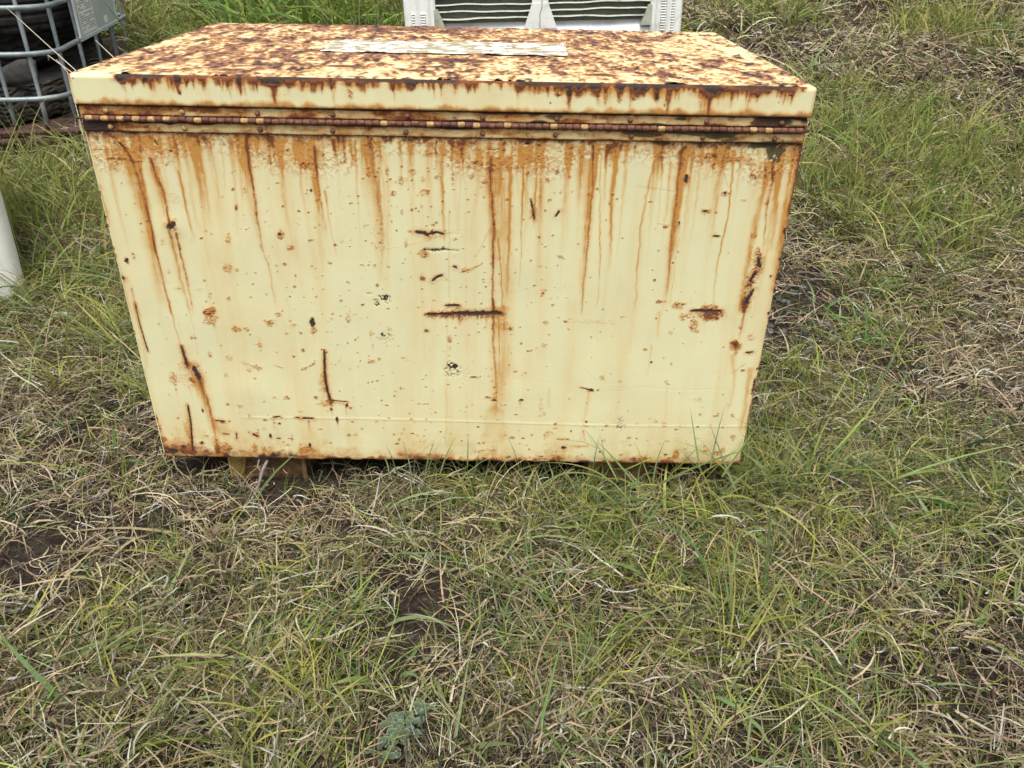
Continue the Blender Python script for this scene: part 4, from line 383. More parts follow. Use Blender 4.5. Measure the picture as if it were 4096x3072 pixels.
for i in range(1500):      # pitting
    x0 = r2.uniform(.02,1.18); z0 = r2.uniform(.02,.64)
    dens = .18+.9*math.exp(-((x0-.52)/.22)**2)*(1 if z0 > .18 else .45)+.15*(z0<.1)
    if r2.random() > dens*(.35+1.1*float(vn(x0*14,z0*14,77))): continue
    r = r2.uniform(.0009,.0021)*(1.6 if r2.random()<.12 else 1); do_spot(AF, XF, ZF, x0, z0, r*r2.uniform(.8,1.4), r, r2.uniform(.5,1.0), 'r' if r2.random()<.45 else 'k')
for i in range(70):
    x0 = r2.uniform(.02,1.18); z0 = r2.uniform(.012,.12); do_spot(AF, XF, ZF, x0, z0, r2.uniform(.0015,.005), r2.uniform(.001,.004), r2.uniform(.3,.8), r2.choice(['k','d','r','k']))
# rust and grime band under the hinge
bd = .018+.040*ss(.35,.75,fbm(XF*9, XF*0, 41, 3)) + .014*ss(.75,1.1,XF) + .010*(fbm(XF*60, ZF*60, 42, 3)-.5)
bm = ss(0,.012, ZF-(.6607-bd)); spk = ss(.38,.62, fbm(XF*230, ZF*230, 43, 3))
AF['stain'] += bm*(.10+.42*ss(.35,.75,fbm(XF*26,ZF*30,44,4))*(.7+.6*vn(XF*150,ZF*40,144))); AF['rust'] += bm*spk*(.16+.22*vn(XF*12,ZF*12,45)); AF['lift'] += bm*spk*.1
edge = ss(.022,0,np.abs(ZF-(.6607-bd))-.002); AF['rust'] += edge*spk*.22
tb = ss(.648,.6605, ZF+(fbm(XF*50,ZF*30,46,3)-.5)*.02); AF['dark'] += tb*.45*ss(.3,.7,fbm(XF*26,ZF*9,47,3)); AF['rust'] += tb*.42
mt = tb*ss(.50,.68, fbm(XF*15+4, ZF*10, 48, 3))*ss(.5,.75,XF); AF['moss'] += mt*1.1
# bottom edge rust
bh = .006+.036*ss(.30,.02,XF)*fbm(XF*22,XF*0,51,2)+.016*ss(.35,.75,fbm(XF*18,XF*0,52,3))
bb = ss(bh+.006, bh*.2, ZF+(fbm(XF*120,ZF*120,53,3)-.5)*.016)
bb = bb*(.35+.75*ss(.3,.65,fbm(XF*38,ZF*50,153,4))); AF['rust'] += bb*.72; AF['stain'] += ss(bh*3.5+.01, 0, ZF)*.55*fbm(XF*40,ZF*40,54,3)+bb*.4; AF['dark'] += bb*ss(.55,.75,fbm(XF*45,ZF*60,55,3))*.7
AF['stain'] += .15*ss(.16,.02,ZF)*fbm(XF*14,ZF*14,56,3)
# side edges
for ex, s_ in ((0,1),(W,-1)):
    de = (XF-ex)*s_; e = ss(.007,.0,de)*ss(.35,.7,fbm(ZF*26+ex*5,ZF*0,57,3)); AF['rust'] += e*.75; AF['stain'] += ss(.02,0,de)*.3
AF['stain'] += .35*ss(1.10,1.19,XF)*ss(.1,.5,ZF)*fbm(XF*40,ZF*5,58,3)
AF['stain'] += .20*ss(.42,.7,fbm(XF*30, ZF*2.6, 59, 4))*(.6+.8*vn(XF*160,ZF*6,159)) + .12*ss(.5,.75,fbm(XF*9,ZF*9,160,4)); AF['dark'] += .10*ss(.6,.8,fbm(XF*60,ZF*60,161,4))*ss(.5,.0,ZF)+.20*ss(.5,.72,fbm(XF*75,ZF*85,162,4))*ss(.09,.0,ZF); AF['stain'] += .3*ss(.45,.7,fbm(XF*45,ZF*45,163,4))*ss(.13,.0,ZF)
for k in WK: A[k][:, :nfr] = AF[k]
# other three sides: generic weather
cs = np.concatenate([[0], np.cumsum(np.hypot(*np.diff(pb[0],axis=0).T))]); SS = np.broadcast_to(cs[None,nfr:], (PB.shape[0], len(cs)-nfr)); ZS = Zg[:, nfr:]
run = ss(.62,.85, fbm(SS*30, SS*0+1.7, 61, 3)); ln = .1+.5*vn(SS*26, SS*0, 62)
A['stain'][:,nfr:] = .55*ss(0,.1,ZS-(.66-ln))*ss(.35,.7,fbm(SS*40,ZS*2.2,63,3))+ss(.62,.68,ZS)*.5+.12*fbm(SS*30,ZS*3,64,3)
A['rust'][:,nfr:] = run*ss(0,.1,ZS-(.66-ln))*.6+ss(.02,.0,ZS+(fbm(SS*60,ZS*60,65,3)-.5)*.03)*.8+ss(.7,.78,fbm(SS*70,ZS*70,66,3))*.7
# very slight buckling of the sheet metal
buck = (fbm(XF*3.2, ZF*3.2, 71, 3)-.5)*.006+(fbm(XF*11, ZF*9, 73, 2)-.5)*.0012 + .0005*ss(.004,0,np.abs(ZF-.098-.004*np.sin(XF*5)))*ss(.16,.2,XF)
do = .0022*np.exp(-(((XF-.20)/.045)**2+((ZF-.165)/.04)**2))+.002*np.exp(-(((XF-.115)/.02)**2+((ZF-.50)/.02)**2))
PB[:, :nfr, 1] -= (buck+do)*ss(0,.02,XF)*ss(0,.02,W-XF)*ss(.0,.02,ZF) 
PB[:, :nfr, 1] += np.clip(AF['dark'],0,1)*.0004
# jagged flaking lip along the bottom edge
PB[:5, :nfr, 2] += (-.0022*ss(.5,.8, fbm(XF[:5]*40, XF[:5]*0, 72, 3)))
floor_p = np.zeros((2,2,3)); floor_p[...,0] = [[.02,W-.02],[.02,W-.02]]; floor_p[...,1] = [[.02,.02],[D-.02,D-.02]]; floor_p[...,2] = .004
rim_p = floor_p.copy(); rim_p[...,2] = .699
body = link('body', patches_mesh('body', [(PB, A, True, False), (floor_p, {'rust': np.ones((2,2))}, False, True), (rim_p, {'dark': np.ones((2,2))}, False, False)]), M_paint, chest)
# lid
ovf, ovs, rL = .0096, .003, .009
pl = perim(-ovs, W+ovs, -ovf, D+.008, rL, .0017, .007, 6); nl = int((pl[2] == 0).sum())
a_ = np.linspace(0, math.pi/2, 5); rt = .006
zl_ = np.concatenate([[ZL+.004, ZL], [ZL+.0006], np.linspace(ZL+.002, H-rt, 28), H-rt+rt*np.sin(a_[1:])])
il_ = np.concatenate([[.010, .0015], [.0003], np.zeros(28), rt*(1-np.cos(a_[1:]))])
PL = wrap_patch(pl, zl_, il_); AL = zero(PL.shape[:2])
XL = np.broadcast_to(PL[6:7,:nl,0], (PL.shape[0], nl)); ZLg = PL[:,:nl,2]; ZL2 = ZLg.copy(); ZL2[:3] = ZL+np.array([-.002,-.001,.0006])[:,None]
ALF = zero(XL.shape)
for x, l, w, i in DRIPS:
    l *= .9
    do_streak(ALF, XL, ZL2, [(x, H+.001), (x, H-l)], w*1.35, w*.75, min(i,1.05)*1.5, .9*i, 'r')
    for q_ in range(3): x_ = x+r2.normal(0,w*1.1); do_streak(ALF, XL, ZL2, [(x_, H+.001), (x_, H-l*r2.uniform(.3,.85))], w*r2.uniform(.3,.6), w*.2, i*1.3, .4*i, 'r')
    if i > .8: do_spot(ALF, XL, ZL2, x, H-.004, w*1.4, .006, .9, 'd')
for i in range(160):
    x0 = r2.uniform(.08,1.17); l = r2.uniform(.005,.026)*(1.5 if r2.random()<.2 else 1)
    do_streak(ALF, XL, ZL2, [(x0, H), (x0+r2.normal(0,.001), H-l)], r2.uniform(.0015,.006), .001, r2.uniform(.5,1.3), .3, 'r')
for s in LSPOTS: do_spot(ALF, XL, ZL2, *s)
te = fbm(XL*16, XL*0, 81, 3); cov = ss(.075,.09,XL)*ss(1.195,1.15,XL)
eb = ss(.0, .0035, ZL2-(H-.0045-.007*te+.003)); ALF['dark'] += eb*cov*(.10+.65*ss(.42,.6,te)); ALF['rust'] += eb*cov*.7
ALF['rust'] += ss(H-.016,H-.003,ZL2+(fbm(XL*90,ZL2*50,82,3)-.5)*.012)*cov*.4*ss(.3,.6,fbm(XL*30,XL*0,83,2))
gb = ss(.0125,.001, ZL2-ZL+(fbm(XL*55,XL*0+.3,84,3)-.55)*.016); ALF['stain'] += gb*1.0; ALF['moss'] += gb*.30; ALF['dark'] += ss(.0045,0,ZL2-ZL+(fbm(XL*70,ZL2*0,85,2)-.5)*.004)*.55; ALF['rust'] += gb*.18
ALF['stain'] += .30*ss(.4,.75,fbm(XL*38, ZL2*5, 86, 4))*cov
for ex, s_ in ((0,1),(W,-1)): ALF['stain'] += ss(.008,0,(XL-ex)*s_)*.4
for k in WK: AL[k][:, :nl] = ALF[k]
cl = np.concatenate([[0], np.cumsum(np.hypot(*np.diff(pl[0],axis=0).T))])[None, nl:]+PL[:, nl:, 2]*0
AL['rust'][:, nl:] = ss(H-.025,H,PL[:,nl:,2])*ss(.4,.7,fbm(cl*30,cl*0,87,3))*.8; AL['stain'][:, nl:] = .3+.5*ss(.5,.8,fbm(cl*30,PL[:,nl:,2]*8,88,3))
tx = np.arange(-ovs+rt, W+ovs-rt+.0001, .0026); ty = np.linspace(-ovf+rt, D+.008-rt, 260)
TX, TY = np.meshgrid(tx, ty); TP = np.stack([TX,TY,np.full(TX.shape, H)], -1)
big = fbm(TX*5.5+2, TY*5.5, 91, 3); med = fbm(TX*52, TY*27, 92, 4); fin = fbm(TX*150, TY*90, 93, 3)
bias = .075+.17*ss(.75,.1,np.abs(TX-.33))*ss(-.05,.35,TY)+.05*ss(.65,.72,TY) - .12*ss(.95,1.2,TX)*ss(.0,.3,TY) - .10*ss(.16,.0,TX)*ss(.4,.0,TY) - .22*ss(.10,.0,TY)*ss(1.05,1.2,TX)
v = .42*big+.9*(med-.5)+.85*(fin-.5)+bias+.15
AT = zero(TX.shape); AT['stain'] = ss(.08,.50,v)*.85; AT['rust'] = ss(.27,.74,v)*.85; AT['ox'] = ss(.34,.6,v)*.9
AT['dark'] = ss(.60,.76, .55*med+.45*fin+ .25*(v-.4))*.75*ss(.36,.5,v); AT['lift'] = ss(.40,.55,v)*.4
flk = ss(.52,.62, fbm(TX*42,TY*30,94,3))*ss(.40,.55,v); TP[...,2] += flk*.0014 + (fbm(TX*3,TY*3,95,2)-.5)*.003*ss(0,.05,TX)*ss(0,.05,W-TX)*ss(0,.05,TY)*ss(0,.05,D-TY)
TP[...,2] += .0018*ss(.60,.72, fbm(TX*38+5,TY*24,96,3))*ss(.45,.6,v)
for (cx, cy, sx, sy) in ((.86,.07,.022,.008),(.97,.085,.015,.007),(.55,.075,.02,.007),(.60,.20,.05,.016),(.24,.05,.02,.008),(.42,.11,.03,.01),(.70,.33,.02,.02)):
    q = np.hypot((TX-cx)/sx,(TY-cy)/sy)+(fin-.5)*1.2; AT['dark'] += ss(1.1,.6,q)*.45; AT['rust'] += ss(1.8,.8,q)*.8; TP[...,2] += ss(1.4,.9,q)*.0008
lid = link('lid', patches_mesh('lid', [(PL, AL, True, False), (TP, AT, False, False)]), M_paint, chest)
# peeling label on the lid
def label_mat():
    m, nt, b, out = mat('peeling_white_label'); co = obj_co(nt)
    mp = nd(nt,'ShaderNodeMapping'); nt.links.new(co, mp.inputs[0]); mp.inputs['Scale'].default_value = (.42,1,1)
    n = noise(nt, 62, 6, .62, mp.outputs[0]); n2 = noise(nt, 25, 4, .6, co)
    c = mix(nt, ramp(nt, n, .505, .525), (.34,.285,.155), (.84,.86,.86)); c = mix(nt, mth(nt,'MULTIPLY', ramp(nt, n2, .56,.66), .5), c, (.42,.26,.12))
    nt.links.new(c, b.inputs['Base Color']); b.inputs['Roughness'].default_value = .45; bump(nt, b, n, .9, .003); return m
LX, LY = np.meshgrid(np.linspace(.344,.8185,190), np.linspace(.266,.44,70))
LY = LY + (np.array(LX)-.344)*.010; jag = (fbm(LX*60,LY*60,97,3)-.5)
ex = np.clip(np.abs(LX-.581)/.237,0,1)**12; LX = LX + jag*ex*.018; ey = np.clip(np.abs(LY-.353)/.088,0,1)**10; LY = LY+jag*ey*.014
LZ = H+.0028+.0016*ss(.5,.7,fbm(LX*28,LY*65,98,3))
lm_ = raw_mesh('label', np.stack([LX,LY,LZ],-1).reshape(-1,3), grid_faces(70,190)); lab = link('label', lm_, label_mat(), lid)
# hinge: two leaves, knuckles, rivets
def leaf(name, z0, z1, y, sd_, parent, seed):
    nx, nz = 700, 14; X, Z = np.meshgrid(np.linspace(.004,1.196,nx), np.linspace(z0,z1,nz)); t = (Z-z0)/(z1-z0)
    Y = np.full(X.shape, y); edge_ = ss(0,.12,t)*ss(1,.88,t); Y = Y + (1-edge_)*.0022 + (fbm(X*20,Z*40,seed,2)-.5)*.0012
    a = zero(X.shape); f = fbm(X*16,Z*70,seed+1,4); p = fbm(X*55,Z*90,seed+2,3)
    a['stain'] = .62+.5*ss(.35,.65,f)+(1-edge_)*.4; a['rust'] = ss(.48,.68,f)*.5+ss(.45,.7,p)*.3+(1-edge_)*.45+.2*ss(.4,.7,fbm(X*130,Z*200,seed+9,2))
    gr_ = ss(.25,.0,t)*.5+ss(.72,1.,t)*.75; a['dark'] = gr_*ss(.3,.6,fbm(X*24,Z*60,seed+7,3)); a['rust'] += gr_*.5; fl = ss(sd_, sd_+.05, fbm(X*11,Z*38,seed+3,3)+.12*(1-2*np.abs(t-.5))*-1+.10*ss(.8,1,t)+(.11 if z1 > .69 else .02)*ss(.2,.5,X)*ss(.3,1,t)); a['dark'] = np.maximum(a['dark'], fl*.75); a['rust'] += fl*.6; a['ox'] = fl*.5
    a['moss'] = ss(.60,.72,fbm(X*13+7,Z*50,seed+4,3))*ss(.45,.9,X)*.9; a['lift'] = (1-fl)*.5
    if z1 > .69:
        e = ss(1.09,1.11,X+(f-.5)*.05)*ss(1.17,1.16,X+(p-.5)*.02); a['dark'] += e*.55; a['rust'] += e*1.0
        e = ss(.035,.0,X)*0; 
    else:
        e = ss(.075,.05,X+(f-.5)*.08); a['dark'] += e*.8; a['rust'] += e*.6
    back = np.stack([X,np.full(X.shape,y+.006),Z],-1)
    lip0 = np.stack([X[:1].repeat(2,0), np.stack([Y[0], Y[0]*0+y+.008]), Z[:1].repeat(2,0)], -1)
    lip1 = np.stack([X[-1:].repeat(2,0), np.stack([Y[-1], Y[-1]*0+y+.008]), Z[-1:].repeat(2,0)], -1)
    la = {k: v[:1].repeat(2,0) for k, v in a.items()}; lb = {k: v[-1:].repeat(2,0) for k, v in a.items()}
    return link(name, patches_mesh(name, [(np.stack([X,Y,Z],-1), a, False, False),(lip0, la, False, True),(lip1, lb, False, False)]), M_paint, parent)
hinge = leaf('hinge', .6875, .7050, -.0035, .66, chest, 210)
lower = leaf('lower_leaf', .6615, .6800, -.0048, .70, hinge, 260)
def hmat(n, c1, c2, s, r=.7): return simple(n, c1, c2, s, r, 0, .8, .0015)
KM = [hmat('knuckle_dark_rust', (.045,.016,.012), (.16,.055,.035), 220), hmat('knuckle_red_rust', (.06,.022,.014), (.25,.10,.05), 260), hmat('knuckle_painted', (.22,.085,.028), (.60,.42,.18), 210)]
def knuckle_mesh(k, r):
    m_ = MB(); n = 14; L_ = .0122
    prof = [(.0005,-L_/2),(r*.72,-L_/2),(r,-L_/2+.0012),(r*1.02,0),(r,L_/2-.0012),(r*.72,L_/2),(.0005,L_/2)]
    m_.lathe(prof, n, Matrix.Rotation(math.pi/2, 4, 'Y'))
    me = bpy.data.meshes.new('knuckle'); me.from_pydata([tuple(p) for p in np.concatenate(m_.v)], [], m_.f); me.polygons.foreach_set('use_smooth', np.ones(len(me.polygons), dtype=bool))
    me.materials.append(KM[k]); return me
KMESH = [knuckle_mesh(k, .0043) for k in range(3)]
NK = 93
for i in range(NK):
    x = .012+(i+.5)*(1.180/NK); pr_ = random.random()
    painted = (i % 2 == 0) and pr_ < (.75 if x < .16 else .30 if x < .9 else .12)
    k = 2 if painted else (1 if pr_ < .6 else 0)
    o = bpy.data.objects.new('knuckle', KMESH[k]); col.objects.link(o); o.parent = hinge
    o.location = (x, -.0085+random.gauss(0,.0004), .6840+random.gauss(0,.0003)); o.rotation_euler = (random.uniform(0,6),0,0)
pin = MB(); pin.tube([(-.001,-.0085,.684),(1.2015,-.0085,.684)], .0022, 8); pin.build('hinge_pin', KM[0], hinge, True)
RM = [hmat('rivet_rust', (.07,.028,.018), (.24,.10,.05), 250), hmat('rivet_ochre', (.25,.12,.04), (.50,.36,.15), 250)]
for row, z, y in ((0,.6955,-.0045),(1,.6700,-.0058)):
    for i in range(10):
        x = .048+i*.1228
        m_ = MB(); m_.lathe([(.0045,0),(.0043,.0012),(.0032,.0026),(.0015,.0032),(.0001,.0033)], 12, Matrix.Translation((x+random.gauss(0,.002),y,z))@Matrix.Rotation(math.pi/2,4,'X'))
        m_.build('rivet', RM[1 if (i < 2) else 0], hinge, True)
# feet: two bent channel skids, flaking
M_foot = simple('flaking_foot_rust', (.055,.028,.013), (.19,.11,.042), 38, .85, 0, 1.0, .004)
M_footy = simple('old_yellow_paint', (.16,.10,.03), (.34,.25,.075), 25, .75, 0, .8, .002)
for fx0, fx1, rot in ((.125,.285,0),(.885,1.035,1)):
    nx, nz = 60, 30; X, Z = np.meshgrid(np.linspace(fx0+.022,fx1-.006,nx), np.linspace(-.0795,.003,nz))
    Y = .034+(fbm(X*30,Z*30,301+rot,4)-.5)*.016 + .006*np.round(fbm(X*14,Z*14,305+rot,3)*4)/4
    V = np.stack([X,Y,Z],-1).reshape(-1,3); Vb = V.copy(); Vb[:,1] = .052
    me = raw_mesh('foot', np.concatenate([V,Vb]), np.concatenate([grid_faces(nz,nx), grid_faces(nz,nx,nx*nz)[:, ::-1]]))
    ft = link('foot', me, M_foot, chest)
    m_ = MB(); m_.add([(fx0,.012,.003),(fx0+.036,.032,.003),(fx0+.020,.034,-.078),(fx0+.002,.014,-.060),(fx0,.018,.003),(fx0+.036,.040,.003),(fx0+.020,.042,-.078),(fx0+.002,.020,-.060)], [(0,3,2,1),(4,5,6,7),(0,1,5,4),(1,2,6,5),(2,3,7,6),(3,0,4,7)])
    m_.box((fx0,.014,-.079),(fx0+.004,.5,.003)); m_.build('foot_flange', M_footy, ft)
    m_ = MB(); m_.box((fx1-.008,.022,-.079),(fx1,.5,.003)); m_.box((fx0+.004,.060,-.079),(fx1-.008,.066,.003)); m_.build('foot_web', M_foot, ft)
# ------------------------------------------------------------------ white slatted plastic bin behind the chest
def plastic(name, c, dirt, sc, amt=.5):
    m, nt, b, out = mat(name); co = obj_co(nt); n = noise(nt, sc, 6, .7, co); n2 = noise(nt, 3.5, 3, .6, co); n3 = noise(nt, 120, 3, .6, co)
    f = mth(nt,'MULTIPLY', ramp(nt, n, .5,.8), amt); cc = mix(nt, f, mix(nt, n2, c, tuple(v*.9 for v in c)), dirt)
    cc = mix(nt, mth(nt,'MULTIPLY', ramp(nt, n3, .66,.74), .5), cc, dirt)
    nt.links.new(cc, b.inputs['Base Color']); b.inputs['Roughness'].default_value = .5; bump(nt, b, n, .15, .002); return m
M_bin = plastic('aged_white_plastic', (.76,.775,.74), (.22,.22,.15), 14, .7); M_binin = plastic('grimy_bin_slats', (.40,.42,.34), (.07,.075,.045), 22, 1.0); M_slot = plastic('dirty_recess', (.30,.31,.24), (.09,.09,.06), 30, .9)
bino = empty('slatted_bin', (.276, 2.38, 0)); tag(bino, 'white moulded plastic bulk bin with slatted sides behind the chest', 'plastic bin')
BH0 = float(hgt(.85, 2.6))-.06; BM = Matrix.Translation((.276,2.38,0))@Matrix.Rotation(math.radians(-2.3),4,'Y')
def bb_(parts): 
    m_ = MB()
    for lo, hi, bv in parts: m_.box(lo, hi, BM, bv)
    return m_
BW = 1.188; zlo, zhi = BH0, 1.02
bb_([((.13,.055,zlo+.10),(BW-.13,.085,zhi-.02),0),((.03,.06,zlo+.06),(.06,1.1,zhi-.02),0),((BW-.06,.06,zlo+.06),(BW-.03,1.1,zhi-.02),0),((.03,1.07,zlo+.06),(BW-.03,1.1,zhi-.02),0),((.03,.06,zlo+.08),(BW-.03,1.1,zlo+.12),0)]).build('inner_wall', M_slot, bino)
for x0, x1, sgn in ((0,.135,1),(BW-.135,BW,-1)):
    m_ = bb_([((x0,0,zlo),(x1,.12,zhi),.006)])
    a0, a1 = (x0+.056, x0+.066) if sgn > 0 else (x1-.066, x1-.056); m_.box((a0,-.006,zlo+.02),(a1,.01,zhi-.01), BM, .003)
    b0, b1 = (x0+.104, x0+.112) if sgn > 0 else (x1-.112, x1-.104); m_.box((b0,-.008,zlo+.02),(b1,.01,zhi-.01), BM, .003)
    for k in range(34):
        z = .40+k*.0105
        if sgn > 0 and z > .622: continue
        if sgn < 0 and z > .660: continue
        for c0, c1 in (((x0+.032,x0+.046),(x0+.070,x0+.092)) if sgn > 0 else ((x1-.046,x1-.032),(x1-.092,x1-.068))): m_.box((c0,-.007,z),(c1,.004,z+.006), BM, .0025)
    m_.build('corner_post', M_bin, bino)
# centre post: widens downwards
def wedge(m_, x0t, x1t, x0b, x1b, zt, zb, y0, y1):
    V = [(x0b,y0,zb),(x1b,y0,zb),(x1b,y1,zb),(x0b,y1,zb),(x0t,y0,zt),(x1t,y0,zt),(x1t,y1,zt),(x0t,y1,zt)]
    m_.add([BM@Vector(p) for p in V], [(3,2,1,0),(4,5,6,7),(0,1,5,4),(1,2,6,5),(2,3,7,6),(3,0,4,7)])
m_ = MB(); wedge(m_, .548,.618, .512,.655, .655,.555, .005,.11); wedge(m_, .553,.612,.548,.618, zhi-.02,.655, .008,.11); wedge(m_, .512,.655,.512,.655,.555,zlo+.02,.008,.11)
cp = m_.build('centre_post', M_bin, bino); m_ = MB(); pts = [(.586+.006*math.sin(z*40)+.002*math.sin(z*130),.0035,z) for z in np.linspace(.56,.8,24)]; m_.tube([BM@Vector(p) for p in pts], .0016, 5); m_.build('crack', M_slot, cp)
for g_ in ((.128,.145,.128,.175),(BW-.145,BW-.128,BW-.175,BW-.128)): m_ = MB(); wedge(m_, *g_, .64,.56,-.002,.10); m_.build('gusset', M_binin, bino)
for (x0, x1) in ((.13,.552),(.614,BW-.13)):
    z = .598
    m_ = MB()
    while z < zhi-.03:
        n = 26; ph = random.uniform(0,6); T = []
        for i in range(n): x = x0+(x1-x0)*i/(n-1); T.append((x, .010+.004*math.sin(x*9+ph), z+.0022*math.sin(x*14+ph)+.0012*math.sin(x*37+ph)))
        V = []; F = []
        for (x,y,zz) in T: V += [BM@Vector(q) for q in ((x,y,zz),(x,y+.003,zz+.0045),(x,.054,zz+.007),(x,.054,zz-.001))]
        for i in range(n-1):
            for k in range(4): F.append((i*4+k, i*4+(k+1)%4, (i+1)*4+(k+1)%4, (i+1)*4+k))
        m_.add(V, F); z += .0272
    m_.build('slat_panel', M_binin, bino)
    # smooth skirt below the slats
    nx, nz = 60, 20; X, Z = np.meshgrid(np.linspace(x0+.004,x1-.004,nx), np.linspace(zlo+.03,.580,nz)); Y = .050-.04*ss(.590,.535,Z)
    V = np.stack([X,Y,Z],-1).reshape(-1,3); V = np.array([BM@Vector(p) for p in V]); link('skirt_panel', raw_mesh('skirt_panel', V, grid_faces(nz,nx)), plastic('scuffed_skirt', (.72,.74,.76), (.12,.12,.09), 8, .55), bino)
bb_([((-.01,-.01,zhi-.02),(BW+.01,.05,zhi+.03),.01),((-.01,1.05,zhi-.02),(BW+.01,1.12,zhi+.03),.01),((-.01,.052,zhi-.02),(.05,1.048,zhi+.03),.01),((BW-.05,.052,zhi-.02),(BW+.01,1.048,zhi+.03),.01)]).build('rim', M_bin, bino)
# ------------------------------------------------------------------ steel cage with tyres, left
E1 = Vector((-.978,-.208,0)); E2 = Vector((-.208,.978,0)); P0 = Vector((-1.046,1.909,0)); CL, CS = 1.15, 1.50
def cp_(a, b, z): return P0+E1*a+E2*b+Vector((0,0,z))
def galv():
    m, nt, b, out = mat('galvanised_tube'); co = geo_pos(nt); n = noise(nt, 30, 6, .7, co); n2 = noise(nt, 6, 3, .5, co)
    sp = nd(nt,'ShaderNodeSeparateXYZ'); nt.links.new(co, sp.inputs[0])
    g = mix(nt, ramp(nt, n, .35,.7), (.16,.19,.20), (.30,.345,.36)); g = mix(nt, mth(nt,'MULTIPLY', ramp(nt, n2, .55,.7), .35), g, (.50,.53,.54))
    lo = mth(nt,'ADD', sp.outputs[2], mth(nt,'MULTIPLY', n, .012)); k = nd(nt,'ShaderNodeMapRange'); k.inputs[1].default_value = .248; k.inputs[2].default_value = .252; nt.links.new(lo, k.inputs[0])
    c = mix(nt, k.outputs[0], mix(nt, n, (.06,.028,.022), (.13,.06,.045)), g); nt.links.new(c, b.inputs['Base Color'])
    mm = mth(nt,'MULTIPLY', k.outputs[0], .35); nt.links.new(mm, b.inputs['Metallic']); b.inputs['Roughness'].default_value = .48; bump(nt, b, n, .2, .0015); return m
M_galv = galv()
cage = empty('tube_cage', tuple(cp_(CL/2, CS/2, .17))); tag(cage, 'galvanised tube cage of a liquid container holding old tyres on a rusty steel base', 'steel cage')
def loop(z, r=.13, off=0.0):
    pts = []; n = 10
    for (a, b, s0) in ((r,r,0),(r,CS-r,1),(CL-r,CS-r,2),(CL-r,r,3)):
        R = r-off
        for i in range(n+1):
            t = math.pi/2*i/n
            # corner arcs; directions in (a,b) space
            d0 = [(0,-1),(-1,0),(0,1),(1,0)][s0]; d1 = [(-1,0),(0,1),(1,0),(0,-1)][s0]
            pts.append(cp_(a+(d0[0]*math.cos(t)+d1[0]*math.sin(t))*R, b+(d0[1]*math.cos(t)+d1[1]*math.sin(t))*R, z))
    return pts
for z in (.342,.505,.665,.827,.99):
    m_ = MB(); m_.tube(loop(z), .0098, 10, True); m_.build('horizontal_bar', M_galv, cage, True)
def vbar(a, b, z0=.205, z1=.995):
    m_ = MB(); m_.tube([cp_(a,b,z0),cp_(a,b,.33),cp_(a,b,.35),cp_(a,b,.49),cp_(a,b,.52),cp_(a,b,.65),cp_(a,b,.68),cp_(a,b,z1)], .0092, 8, rr=[.0092,.0092,.0075,.0095,.0075,.0092,.0075,.0092]); m_.build('vertical_bar', M_galv, cage, True)
for a in (.085,.20,.32,.44,.56,.68,.80,.92,1.04): vbar(a, .017)
for b in (.165,.475,.77,1.09,1.12,1.40): vbar(.017, b)
for a in (.10,.30,.50,.70,.90,1.05): vbar(a, CS-.017)
for b in (.3,.6,.9,1.2): vbar(CL-.017, b)
M_plate = simple('galvanised_plate', (.42,.47,.48), (.52,.57,.58), 12, .5, .1, .2, .001)
def slab(m_, a0, a1, b0, b1, z0, z1):
    V = [cp_(a,b,z) for z in (z0,z1) for a,b in ((a0,b0),(a1,b0),(a1,b1),(a0,b1))]; m_.add([tuple(p) for p in V], [(0,1,2,3),(7,6,5,4),(4,5,1,0),(5,6,2,1),(6,7,3,2),(7,4,0,3)])
m_ = MB(); slab(m_, -.0135,-.0115, .40,1.13, .505,.90); 
for z in (.508,.897): slab(m_, -.019,-.0105, .40,1.13, z-.006,z+.006)
for b in (.400,1.130): slab(m_, -.0195,-.010, b-.006,b+.022 if b < 1 else b+.004, .5145,.8905)
plate = m_.build('name_plate', M_plate, cage)
m_ = MB(); slab(m_, -.0150,-.0138, .445,.70, .522,.89); sheet = m_.build('printed_sheet', simple('white_print_sheet', (.70,.73,.71), (.80,.83,.81), 10, .6), plate)
m_ = MB(); z = .872
while z > .535:
    b = .455
    while b < .685:
        l = random.uniform(.012,.05)
        if random.random() < .82: slab(m_, -.0158,-.0151, b, min(b+l,.69), z, z+.0028)
        b += l+.006
    z -= .0085 if random.random() < .85 else .016
m_.build('print_lines', simple('faded_print', (.12,.13,.13), (.22,.23,.23), 60, .7), sheet)
m_ = MB(); slab(m_, -.0150,-.0138, .875,.935, .527,.556); m_.build('sticker', simple('white_sticker', (.80,.80,.78), (.86,.86,.84), 10, .5), plate)
for b in (.43,.76,1.09):
    m_ = MB(); m_.lathe([(.006,0),(.005,.003),(.001,.004)], 8, Matrix.Translation(cp_(-.019,b,.508))@Matrix.Rotation(-math.pi/2,4,'Y'))
    m_.build('bolt', M_plate, plate)
M_pal = simple('rusty_base_steel', (.045,.022,.018), (.12,.058,.045), 20, .8, 0, .6, .003)
m_ = MB(); slab(m_, -.02,CL+.02, -.02,CS+.02, .196,.206)
slab(m_, -.03,CL+.03, -.035,.03, .212,.222); slab(m_, -.03,.02, .03,CS+.03, .212,.222)
m_.build('base_pan', M_pal, cage)
for q0, q1, r_ in (((-.02,-.03,.19),(CL,-.03,.19),.013),((-.03,-.02,.19),(-.03,CS,.19),.013),((-.02,-.03,.222),(CL,-.03,.222),.008)):
    m_ = MB(); m_.tube([cp_(*q0), cp_(*q1)], r_, 8); m_.build('base_rail', M_pal, cage, True)
